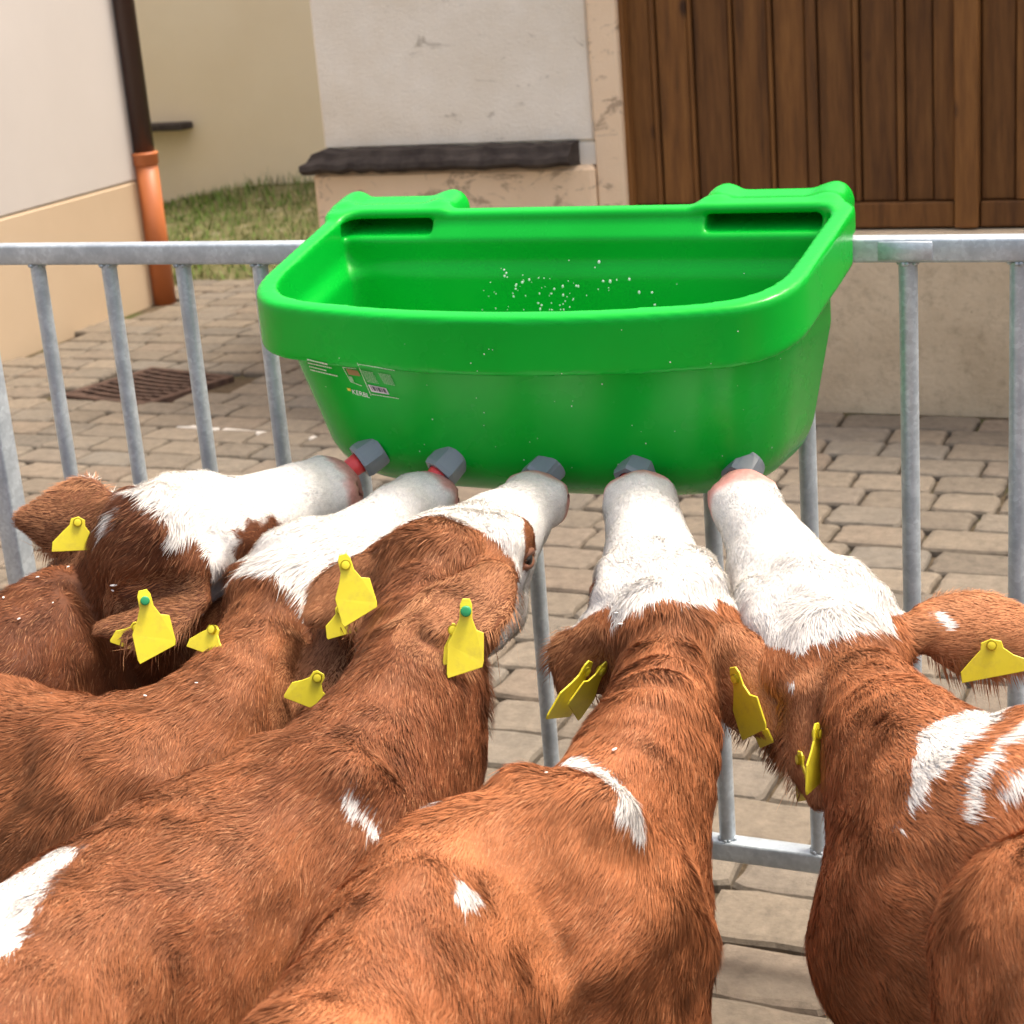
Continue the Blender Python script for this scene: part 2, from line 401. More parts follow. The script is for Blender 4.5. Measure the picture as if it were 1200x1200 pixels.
    for _ in range(900):
        i = rnd.choice(order[:420]); it = items[i]
        side = rnd.random() < .7
        px_ = it[0]+(rnd.uniform(-.1, .1) if side else .115); py_ = it[1]+(.0775 if side else rnd.uniform(-.07, .07))
        if vnoise(np.array([[px_, py_, 0]]), 2.3)[0] < .12: continue
        for _k in range(5):
            x = px_+rnd.gauss(0, .008); y_ = py_+rnd.gauss(0, .004); a = rnd.random()*6.28; h = rnd.uniform(.006, .016)
            v = [bm.verts.new((x-.0012*math.sin(a), y_+.0012*math.cos(a), 0)), bm.verts.new((x+.0012*math.sin(a), y_-.0012*math.cos(a), 0)), bm.verts.new((x+h*.6*math.cos(a), y_+h*.6*math.sin(a), h+.004))]
            bm.faces.new(v)
    o = link('moss', bm_mesh('moss', bm), m_plain('moss_green', (.09, .11, .025), .9)); o.parent = g; o['kind'] = 'stuff'
    return g
build_ground()

# drain grate, dished, with curved slats
def build_grate():
    c = np.array([-3.39, 3.20]); t = empty('drain_grate', (c[0], c[1], 0)); tag(t, 'rusty dark drain grate sunk in the paving in front of the white house', 'drain grate')
    R = Matrix.Translation((c[0], c[1], .0)) @ Matrix.Rotation(math.radians(-13), 4, 'Z'); h = .235
    bm = bmesh.new()
    for (x0, x1, y0, y1) in ((-h, h, -h, -h+.03), (-h, h, h-.03, h), (-h, -h+.03, -h+.03, h-.03), (h-.03, h, -h+.03, h-.03)): box(bm, x0, x1, y0, y1, -.03, .014, .004, R)
    link('frame', bm_mesh('frame', bm), MAT['iron'], t)
    bm = bmesh.new(); box(bm, -h+.03, h-.03, -h+.03, h-.03, -.0105, -.009, 0, R); link('pit_shade', bm_mesh('pit_shade', bm), MAT['dark'], t)  # flat near-black sheet, paints the shade of the hollow under the slats
    for k in range(9):
        y = -h+.05+k*(2*h-.1)/8; bm = bmesh.new(); n = 6
        for i in range(n):
            xa = -h+.03+(2*h-.06)*i/n; xb = -h+.03+(2*h-.06)*(i+1)/n
            za = -.010*(1-((xa+xb)/2/h)**2)+.008; box(bm, xa, xb-.0003, y-.011, y+.011, max(za-.014, -.0085), za+.006, 0, R)
        link('slat', bm_mesh('slat', bm), MAT['iron'], t)
build_grate()

# ------------------------------------------------------------------ left house and downpipe
def build_left_house():
    t = empty('white_house', (-4.6, 2, 0)); tag(t, 'white rendered house with cream painted base along the left of the yard', 'house')
    def wall(nm, x0, z0, z1, mat, y0=-4, y1=4.86):
        a0 = np.array([x0+.0-.04, y0]); bm = bmesh.new()
        # slight skew: x = -4.315-.1*(y-3.2)/1.0*... kept straight and rotated
        box(bm, -6.5, 0, y0-3.2, y1-3.2, z0, z1, .01, Matrix.Translation((x0, 3.2, 0)) @ Matrix.Rotation(math.radians(4.5), 4, 'Z'))
        return link(nm, bm_mesh(nm, bm), mat, t)
    wall('wall', -4.335, .588, 3.4, MAT['white_wall']); wall('base_render', -4.3335, -.02, .588, MAT['cream_base'], y1=4.87)
    return t
build_left_house()
def build_pipe():
    P = atz(190, 352, 0); x, y = P[0]+.03, P[1]-.02
    t = empty('downpipe', (x, y, 0)); tag(t, 'orange plastic downpipe with brown upper pipe at the corner of the white house', 'downpipe')
    bm = bmesh.new(); tube(bm, [(x, y, -.01), (x, y, .66)], .055, 24); link('lower_pipe', bm_mesh('lower_pipe', bm, True), MAT['orange'], t)
    bm = bmesh.new(); tube(bm, [(x, y, .655), (x, y, .662), (x, y, .70), (x, y, .704), (x, y, .712), (x, y, .716)], [.055, .061, .061, .064, .064, .058], 24); link('socket', bm_mesh('socket', bm, True), MAT['orange'], t)
    bm = bmesh.new(); tube(bm, [(x, y, .70), (x, y, 3.4)], .050, 24); link('upper_pipe', bm_mesh('upper_pipe', bm, True), MAT['brown_pipe'], t)
build_pipe()

# ------------------------------------------------------------------ barn on the right
def build_barn():
    t = empty('farm_building', (-1, 3.4, 0)); tag(t, 'farm building with stained cream wall, slate ledge and brown plank door behind the green trough', 'building')
    Y = 3.2
    def part(nm, x0, x1, y0, y1, z0, z1, mat, bev=.006, par=t):
        bm = bmesh.new(); box(bm, x0, x1, y0, y1, z0, z1, bev); return link(nm, bm_mesh(nm, bm), mat, par)
    part('plinth', -1.395, 4.0, Y, Y+.6, -.02, .567, MAT['concrete'], .012)
    part('wall', -2.56, -1.495, Y+.0, Y+3.0, -.02, .80, MAT['old_cream'], .015)
    part('jamb', -1.492, -1.395, Y+.02, Y+.6, -.02, 2.7, MAT['old_cream'], .006)
    part('upper_wall', -2.52, -1.495, Y+.035, Y+3.0, .872, 2.7, MAT['old_white'], .012)
    part('upper_wall', -1.553, -1.495, Y+.0355, Y+3.0, .8005, .8718, MAT['old_white'], .0)
    part('lintel', -1.392, 4.0, Y+.03, Y+.6, 2.602, 2.7, MAT['old_white'])
    part('backing', -1.390, 4.0, Y+.15, Y+.25, .57, 2.6, MAT['dark'], 0)
    # slate ledge: long irregular weathered bar
    bm = bmesh.new(); n = 26; r = random.Random(4); rings = []
    for i in range(n+1):
        x = -2.575+(1.02)*i/n; zt = .872+r.uniform(-.006, .006); zb = .802+r.uniform(-.006, .004); yf = Y-.045+r.uniform(-.006, .006)
        if i == 0: zt -= .045; 
        rings.append([bm.verts.new(c) for c in ((x, Y+.06, zb), (x, yf+.01, zb), (x, yf-.012, zb+.016), (x, yf-.010, zb+.034), (x, yf+.012, zt-.02), (x, yf+.02, zt), (x, Y+.06, zt+.006))])
    for A, B in zip(rings, rings[1:]):
        for k in range(7): bm.faces.new((A[k], A[(k+1) % 7], B[(k+1) % 7], B[k]))
    bm.faces.new(rings[0][::-1]); bm.faces.new(rings[-1]); bmesh.ops.recalc_face_normals(bm, faces=bm.faces)
    link('ledge', bm_mesh('ledge', bm), MAT['slate'], t)
    # plank door
    d = part('door', -1.385, 4.0, Y+.115, Y+.14, .575, 2.6, MAT['wood'], 0)
    xs = [aty(690+X/2.353, 200, Y+.08)[0] for X in (102, 186, 200, 288, 300, 398, 408, 503, 515, 603, 635, 733, 750, 850, 872, 950, 1012)]
    kinds = [0, 1, 0, 1, 0, 1, 0, 1, 0, 1, 0, 1, 0, 1, 0, 1]
    def plank(x0, x1, z0, z1, y0, nm='plank'):
        bm = bmesh.new(); box(bm, x0+.002, x1-.002, Y+y0, Y+.114, z0, z1, .004); o = link(nm, bm_mesh(nm, bm), MAT['wood'])
        o.parent = d; o.matrix_parent_inverse = d.matrix_basis.inverted()
    for i in range(16): plank(xs[i], xs[i+1], .655, 2.59, (.094, .084)[kinds[i]] if xs[i+1]-xs[i] > .03 else .078)
    plank(-1.383, xs[0], .575, 2.59, .05, 'stile')
    plank(xs[0], xs[16], .575, .652, .068, 'bottom_rail')
    xm = xs[16]; xe = aty(690+1080/2.353, 200, Y+.08)[0]; plank(xm, xe, .575, 2.59, .045, 'stile')
    x = xe; ws = [.085, .035, .09, .10, .035, .095]
    k = 0
    while x < 3.8:
        ww = .10+.03*rnd.random() if k % 2 == 0 else .05; plank(x, x+ww, .655, 2.59, .09 if k % 2 == 0 else .072); x += ww; k += 1
    plank(xe, x, .575, .652, .066, 'bottom_rail')
build_barn()

# ------------------------------------------------------------------ wall beyond, grass bank, slabs
def bank_z(x, y):
    # edge line of the paving: y = 5.3 + .62 (x+4.5)
    e = y-(5.28+.62*(x+4.5)); return np.clip(e/2.2, 0, 1.1)*np.clip(.12+.155*(x+5.9), .03, .6)+.006+.02*np.clip(e, 0, .2)/.2
def build_back():
    t = empty('cream_wall_building', (-5, 7.1, 0)); tag(t, 'pale cream outbuilding wall behind the grass, between downpipe and slate ledge', 'wall')
    bm = bmesh.new(); box(bm, -9, 3, 0, .4, -.05, 3.4, .01, Matrix.Translation((-5.2, 7.0, 0)) @ Matrix.Rotation(math.radians(0), 4, 'Z')); link('wall', bm_mesh('wall', bm), MAT['cream_wall'], t)
    p = aty(188, 150, 6.95); q = aty(238, 148, 6.95)
    bm = bmesh.new(); box(bm, p[0]-.7, q[0]-.1, 6.86, 6.995, p[2]-.012, p[2]+.03, .006); s = link('window_sill', bm_mesh('window_sill', bm), MAT['slate'], t)
    # grass bank
    xs = np.linspace(-9, 2, 90); ys = np.linspace(4.4, 7.2, 50); X, Yg = np.meshgrid(xs, ys, indexing='ij')
    Z = bank_z(X, Yg)+.012*vnoise(np.stack([X, Yg, X*0], -1), 4.0); e = Yg-(5.28+.62*(X+4.5)); Z = np.where(e < 0.0, -.03, Z)
    Z = np.where((X > -2.5), -.03, Z)
    V = np.stack([X, Yg, Z], -1).reshape(-1, 3); i = np.arange(90*50).reshape(90, 50)
    Q = np.stack([i[:-1, :-1], i[1:, :-1], i[1:, 1:], i[:-1, 1:]], -1).reshape(-1, 4)
    a = N('bank_soil'); pp = a.objco(); a.col(a.ramp(a.noise(9, 6, .7, pp), [(.3, (.07, .085, .03)), (.55, (.14, .13, .06)), (.75, (.30, .27, .19))])); a.set(.95, 0, .1)
    o = link('grass_bank', np_mesh('grass_bank', V, Q), a.m); o['kind'] = 'structure'
    # grass blades
    n = 26000; P = np.stack([RNG.uniform(-7.2, -2.6, n), RNG.uniform(4.9, 7.0, n)], 1); e = P[:, 1]-(5.28+.62*(P[:, 0]+4.5))
    nz = vnoise(np.stack([P[:, 0], P[:, 1], P[:, 0]*0], -1), 2.2); keep = (e > .0) & (RNG.random(n) < .50+.75*nz); P = P[keep]; nz = nz[keep]; n = len(P)
    tuft = np.exp(-((P[:, 0]+5.02)**2/.05+(P[:, 1]-6.8)**2/.03))
    h = RNG.uniform(.02, .06, n)*(1+.5*nz)+tuft*.13; a_ = RNG.uniform(0, 6.28, n); lean = RNG.uniform(.2, .9, n)*h; wd = .0045
    z = bank_z(P[:, 0], P[:, 1])-.005
    A = np.stack([P[:, 0]-wd*np.sin(a_), P[:, 1]+wd*np.cos(a_), z], 1); B = np.stack([P[:, 0]+wd*np.sin(a_), P[:, 1]-wd*np.cos(a_), z], 1)
    T = np.stack([P[:, 0]+lean*np.cos(a_), P[:, 1]+lean*np.sin(a_), z+h], 1)
    V = np.stack([A, B, T], 1).reshape(-1, 3); Ft = np.arange(3*n).reshape(n, 3); me = np_mesh('grass', V, Ft, False)
    g = RNG.random(n); col = np.where(g[:, None] < .72, np.array([.10, .18, .03]), np.array([.30, .27, .13]))*RNG.uniform(.6, 1.4, (n, 1))
    put_col(me, np.repeat(col, 3, 0)); a = N('grass_blade'); at = a.n('ShaderNodeAttribute'); at.attribute_name = 'col'; a.col(at.outputs['Color']); a.set(.7, 0, .2)
    tag(link('grass', me, a.m), 'short rough grass with dry patches on the bank before the cream wall', 'grass', kind='stuff')
    for k, (p0, lab) in enumerate((((278, 279), 'weathered grey stone slab lying on the grass, nearer the downpipe'), ((318, 277), 'weathered grey stone slab lying on the grass, nearer the trough'))):
        p = atz(*p0, .09); bm = bmesh.new()
        box(bm, -.17, .17, -.13, .13, -.04, .015, .012, Matrix.Translation((p[0], p[1], .09)) @ Matrix.Rotation(.3-.5*k, 4, 'Z') @ Matrix.Rotation(.16, 4, 'X') @ Matrix.Rotation((-.18, .2)[k], 4, 'Y'))
        for v in bm.verts: v.co += Vector((rnd.uniform(-.012, .012), rnd.uniform(-.012, .012), rnd.uniform(-.004, .004)))
        tag(link('stone_slab', bm_mesh('stone_slab', bm), m_plaster('mossy_slab', (.16, .17, .13), (.34, .35, .30), s=11, b=.6)), lab, 'stone', 'stone slabs on the grass')
def put_col(me, col):
    a = me.color_attributes.new('col', 'FLOAT_COLOR', 'POINT'); c = np.ones((len(col), 4), np.float32); c[:, :3] = col
    a.data.foreach_set('color', c.ravel())
build_back()

# ------------------------------------------------------------------ fence panel
S_BAR, X0 = .14, .370
def build_fence():
    t = empty('fence_panel', (0, 0, 0)); tag(t, 'galvanised steel fence panel of round upright bars carrying the green trough', 'fence')
    xl, xr = X0-12*S_BAR, X0+6*S_BAR
    ztop = 1.106; zb = .204
    def sq(nm, x0, x1, z1, s=.032):
        bm = bmesh.new(); box(bm, x0, x1, -s/2, s/2, z1-s, z1, .0045, seg=3); return link(nm, bm_mesh(nm, bm, True), MAT['galv'], t)
    sq('top_rail', xl+.02, xr-.02, ztop); sq('bottom_rail', xl+.02, xr-.02, zb)
    for x in (xl, xr):
        bm = bmesh.new(); box(bm, x-.0195, x+.0195, -.0195, .0195, .0, ztop+.01, .005, seg=3); link('post', bm_mesh('post', bm, True), MAT['galv'], t)
        bm = bmesh.new(); box(bm, x-.06, x+.06, -.25, .25, .012, .022, .002); link('foot', bm_mesh('foot', bm), MAT['galv'], t)
    bm = bmesh.new(); r = .0122; n = 20
    tube(bm, [(0, 0, zb+.001), (0, 0, ztop-.033)], r, n, False)
    # weld beads round both ends
    rr = random.Random(3)
    for z0 in (zb, ztop-.0325):
        for k in range(14):
            a = 2*math.pi*k/14
            if k % 3 == 1: continue
            m = Matrix.Translation((r*math.cos(a), r*math.sin(a), z0+(.0012 if z0 < 1 else -.0012))) @ Matrix.Scale(rr.uniform(.8, 1.35), 4)
            bmesh.ops.create_uvsphere(bm, u_segments=6, v_segments=4, radius=.0032, matrix=m)
    me = bm_mesh('bar', bm, True)
    for i in range(-11, 6):
        o = bpy.data.objects.new('bar', me); C.objects.link(o); o.parent = t; o.location = (X0+i*S_BAR, 0, 0); o.rotation_euler.z = rnd.random()*6
    me.materials.append(MAT['galv'])
    # round drain holes and a welded sleeve joint on the top rail
    bm = bmesh.new(); box(bm, X0-1.25*S_BAR, X0-.75*S_BAR, -.0178, -.0150, ztop-.029, ztop-.004, .0012); link('weld_patch', bm_mesh('weld_patch', bm, True), MAT['galv'], t)
build_fence()

# ------------------------------------------------------------------ trough
TX = -.222; HOOKS = ((-.622, -.430), (-.046, .138)); TAN = .231
def rimz(y): return 1.150+(y-0.0)*TAN
def smax(a, b, k):
    h = np.clip(.5+.5*(a-b)/k, 0, 1); return b*(1-h)+a*h+k*h*(1-h)
def smin(a, b, k): return -smax(-a, -b, k)
def outline(P, grow, front=0., side=0., kc=.085, back=None):
    """distance to the D-shaped plan, offset outward by grow (m); front/side move single walls in"""
    x = np.abs(P[..., 0]-TX); y = P[..., 1]
    f = (-.350+.36*x**2)-y; f = (f+front)/np.sqrt(1+(.72*x)**2)
    s = (x-.388-.035*y)*.995+side
    b = y-(.012)
    if back is not None: b = y-back+grow
    d = smax(smax(f, s, kc), b, .03)
    return d-grow
def build_trough():
    t = empty('milk_feeder', (TX, -.15, .8)); tag(t, 'green plastic milk trough hooked over the fence rail with five red teats', 'feeding trough')
    lo, hi = (TX-.44, -.385, .765), (TX+.44, .13, 1.20); F = Field(lo, hi, .004); _, P = F.win(lo, np.array(hi)+.01); P = P[:F.n[0], :F.n[1], :F.n[2]]
    y, z = P[..., 1], P[..., 2]; zr = z-rimz(y); x = P[..., 0]
    # rim with skirt
    skirt = smax(outline(P, .0), np.abs(zr+.0372)-.0372, .008)
    # body with draft
    dep = np.clip(.92+.08-z, -.2, .3)
    bplan = body = outline(P, -.024, front=.30*np.clip(dep, 0, 1)+.6*np.clip(dep-.13, 0, 1)**1.5, side=.20*np.clip(dep, 0, 1)+.004, kc=.11)
    body = smax(body, .801-z, .075); body = smax(body, zr+.03, .01)
    out = smin(skirt, body, .002)
    # hooks over the rail
    for (xa, xb) in HOOKS:
        cxm, hw = (xa+xb)/2, (xb-xa)/2
        plate = smax(smax(np.abs(x-cxm)-hw, np.abs(y-.020)-.042, .02), np.abs(zr+.0165)-.0165, .010); out = smin(out, plate, .018)
        down = smax(smax(np.abs(x-cxm)-hw+.012, np.abs(y-.046)-.012, .01), np.abs(z-1.09)-.055, .02); out = smin(out, down, .012)
        for xe in (xa+.017, xb-.017):
            q = np.stack([x-xe, np.clip(np.abs(y-.042)-.020, 0, 1), zr+.020], -1)
            horn = np.sqrt((q**2).sum(-1))-.0225; out = smin(out, horn, .016)
            q2 = np.sqrt((x-xe)**2+(y-.062)**2+np.clip(np.abs(z-1.115)-.022, 0, 1)**2)-.0215; out = smin(out, q2, .012)
    # never touch the rail itself
    rail = smax(np.abs(y-.0)-.0205, np.abs(z-1.088)-.0225, .002)
    # inner hollow
    inn = outline(P, -.027, front=.0, side=.0, kc=.075, back=-.012)
    inn2 = bplan+.0105
    inn2 = smax(inn2, y+.034+.10*np.clip(1.075-z, 0, .3), .02)          # back wall stands off, with a step under the rim
    top = smax(inn, -(zr+.065), .02); inner = smin(top, smax(inn2, .814-z, .075), .02)
    inner = smax(inner, y+.010+.018*np.clip((-zr-.010)/.022, 0, 1), .006)
    out = smax(out, -rail, .004)
    out = smax(out, -inner, .006)
    for (xa, xb) in ((-.590, -.445), (-.036, .122)):
        pocket = smax(smax(np.abs(x-(xa+xb)/2)-(xb-xa)/2, np.abs(y-.004)-.036, .006), np.abs(zr+.0185)-.0095, .006); out = smax(out, -pocket, .004)
    bore = smax(np.abs(x-TX)-.34, smax(y+.0, -(y+.03), .003), .003)
    F.d = out.astype(np.float32); V, Q = F.mesh(); V = relax(V, Q, 2, .45)
    me = np_mesh('tub', V, Q); o = link('tub', me, MAT['green'], t)
    co = V; bv = BVHTree.FromPolygons(V.tolist(), Q.tolist())
    def on(px, py):
        h = bv.ray_cast(Vector(CAM), Vector(nrm(ray(px, py)))); return (np.array(h[0]), np.array(h[1])) if h[0] is not None else (None, None)
    # nuts and teats
    nuts = [((437, 531), (-.62, -.62, -.42), .022), ((527, 541), (-.42, -.68, -.55), .006), ((640, 551), (-.38, -.72, -.45), .006), ((747, 551), (-.12, -.82, -.42), .004), ((872, 549), (-.18, -.80, -.42), .004)]
    for (px, ax, tl) in nuts:
        p, n = on(*px)
        if p is None: p = aty(px[0], px[1], -.21); n = np.array([0, -1, 0])
        ax = nrm(ax); a = nrm(np.cross(ax, (0, 0, 1))); b = np.cross(a, ax)
        p = p-ax*.012
        bm = bmesh.new(); prof = [(0, .0230), (.005, .0252), (.027, .0252), (.0325, .0236), (.0325, .0160), (.026, .0150)]
        rings = []; rot_ = math.pi/6 if px[0] > 600 else 0
        for (s, r) in prof:
            ring = []
            for k in range(24):
                th = 2*math.pi*(k)/24; hexr = r*math.cos(math.pi/6)/math.cos(((th+rot_) % (math.pi/3))-math.pi/6) if r > .02 else r
                if s == 0: hexr = r
                elif s == .005: hexr = min(hexr, .0240)
                if s == .027 and False: pass
                ring.append(bm.verts.new(p+ax*s*1.05+hexr*(math.cos(th)*a+math.sin(th)*b)))
            rings.append(ring)
        for A, B in zip(rings, rings[1:]):
            for k in range(24): bm.faces.new((A[k], A[(k+1) % 24], B[(k+1) % 24], B[k]))
        bm.faces.new(rings[0][::-1]); bm.faces.new(rings[-1]); bmesh.ops.recalc_face_normals(bm, faces=bm.faces)
        link('nut', bm_mesh('nut', bm), MAT['nut'], t)
        bm = bmesh.new(); L0 = .03; pts = [p+ax*(L0+s) for s in (0, .006+tl*.3, .010+tl*.6, tl+.013, tl+.020)]; tube(bm, pts, [.0145, .0142, .0130, .011, .007], 18)
        link('teat', bm_mesh('teat', bm, True), MAT['teat'], t)
    # printed labels on the left of the front: a fine grid of quads laid 1 mm off the plastic
    def decal(nm, quad, mat, par=t, nx=6, ny=3, lift=.0012):
        a, b, c, d = [np.array(q, float) for q in quad]; V = []; ok = True
        for j in range(ny+1):
            for i in range(nx+1):
                u, v = i/nx, j/ny; q = (a*(1-u)+b*u)*(1-v)+(d*(1-u)+c*u)*v; h, n = on(*q)
                if h is None: return
                V.append(h+n*lift*(1 if n@(CAM-h) > 0 else -1))
        i = np.arange((nx+1)*(ny+1)).reshape(ny+1, nx+1); Q = np.stack([i[:-1, :-1], i[:-1, 1:], i[1:, 1:], i[1:, :-1]], -1).reshape(-1, 4)
        return link(nm, np_mesh(nm, V, Q), mat, par)
    def strips(nm, rows, mat, lift=.0014):
        Vs, Qs, b_ = [], [], 0
        for (p, q, hgt) in rows:
            p = np.array(p, float); q = np.array(q, float); L = np.linalg.norm(q-p); t0 = 0; u = (q-p)/L; r = random.Random(int(p[0]*7+p[1]*13))
            while t0 < L-.4:
                l_ = min(r.uniform(1.2, 4.0), L-t0); o_ = np.array([.3*hgt, hgt]) if abs(u[0]) > .75 else np.array([hgt, -.2*hgt]); quad = [p+u*t0, p+u*(t0+l_), p+u*(t0+l_)+o_, p+u*t0+o_]
                hs = [on(*k) for k in quad]; t0 += l_+.5
                if any(h[0] is None for h in hs): continue
                Vs += [h[0]+h[1]*lift*(1 if h[1]@(CAM-h[0]) > 0 else -1) for h in hs]; Qs.append([b_, b_+1, b_+2, b_+3]); b_ += 4
        if Vs: tag(link(nm, np_mesh(nm, Vs, np.array(Qs), False), mat, t), kind='stuff')
    strips('printed_text', [((360.5, 420), (384, 425.5), 1.5), ((361.5, 424), (389, 430), 1.5), ((363, 428), (383, 433), 1.5), ((364.5, 432), (396, 439.5), 1.5)], MAT['print_white'])
    decal('label_picture', [(406, 431.5), (420, 434), (423, 440.5), (409, 438.5)], MAT['print_brown'])
    strips('label_frame', [((402, 429.5), (417.5, 431), .8), ((419, 425), (435, 463), .8), ((411, 446), (425, 451.5), .8), ((421, 426), (463, 433), .8), ((436, 461), (468, 466), .9), ((402, 430), (411, 446), .7)], MAT['print_white'])
    decal('label_picture', [(409, 440), (413, 441), (415.5, 447), (411.5, 446)], MAT['print_pale'])
    rows = []
    for k in range(8): rows.append(((424+k*.95, 433.5+k*1.75), (437.5+k*1.0, 436+k*1.75), .9)); rows.append(((443.5+k*1.0, 436.5+k*1.65), (458+k*.75, 439+k*1.65), .9))
    strips('small_print', rows, MAT['print_pale'])
    decal('barcode_panel', [(431.5, 450), (453, 454.5), (457, 462), (436, 458.5)], MAT['print_lilac'])
    for k in range(9):
        u = .12+.095*k; w_ = .02+.022*(k % 3 == 1); 
        def bl(u_, v_): return (431.5+21.5*u_+4.3*v_, 450+4.5*u_+8*v_)
        decal('barcode_bar', [bl(u, .1), bl(u+w_*2, .1), bl(u+w_*2, .75), bl(u, .75)], MAT['print_black'], nx=1, ny=1, lift=.0018)
    # lettering of the maker, yellow mark then white letters
    decal('logo_mark', [(407, 454), (411, 454.6), (412, 458), (408.5, 457.4)], MAT['print_yellow'], nx=2, ny=1)
    cu = bpy.data.curves.new('lettering', 'FONT'); cu.body = 'KERBL'; cu.size = 1; ob = bpy.data.objects.new('lettering', cu); C.objects.link(ob)
    dg = bpy.context.evaluated_depsgraph_get(); dg.update(); me = bpy.data.meshes.new_from_object(ob.evaluated_get(dg)); bpy.data.objects.remove(ob); bpy.data.curves.remove(cu)
    bm = bmesh.new(); bm.from_mesh(me); xs = [v.co.x for v in bm.verts]; W = max(xs)
    for v in bm.verts:
        u = v.co.x/W; vv = v.co.y/.72; h, n = on(412.2+20.5*u+1.5*(1-vv), 461-5.6*vv+5.0*u-.2)
        if h is not None: v.co = h+n*.0014*(1 if n@(CAM-h) > 0 else -1)
    bm.to_mesh(me); bm.free(); me.materials.clear(); link('lettering', me, m_plain('letter_white', (.8, .82, .8), .5), t)
    # milk drops inside and out
    bm = bmesh.new(); r = random.Random(21)
    def drop(px, py, s):
        h, n = on(px, py)
        if h is None: return
        n = n*(1 if n@(CAM-h) > 0 else -1); q = Vector(n).to_track_quat('Z', 'Y').to_matrix().to_4x4()
        m = Matrix.Translation(Vector(h)) @ q @ Matrix.Diagonal((1, r.uniform(.8, 1.5), .35, 1)); bmesh.ops.create_uvsphere(bm, u_segments=8, v_segments=5, radius=s, matrix=m)
    for _ in range(60): drop(r.gauss(632, 32), min(363, r.gauss(343, 15)), r.choice((.0007, .001, .0012, .0018)))
    for _ in range(14): drop(r.gauss(740, 45), r.gauss(330, 14), r.choice((.0008, .0012, .002)))
    for _ in range(45): drop(r.uniform(370, 930), r.uniform(385, 570), r.choice((.0005, .0006, .0009)))
    for px, py in ((790, 575), (786, 574.5), (612, 331), (702, 307), (715, 330), (776, 572), (520, 556), (905, 560)): drop(px, py, .0022)
    for px in (725, 760, 858, 893): drop(px, 545, .0015)
    o = link('milk_drops', bm_mesh('milk_drops', bm, True), MAT['milk'], t); o['kind'] = 'stuff'
    return bv
build_trough()

# ------------------------------------------------------------------ calves
BROWN = np.array([.345, .128, .050]); BROWN_D = np.array([.185, .060, .024]); BROWN_L = np.array([.46, .225, .108]); WHITE = np.array([.80, .78, .745]); PINK = np.array([.62, .30, .26])

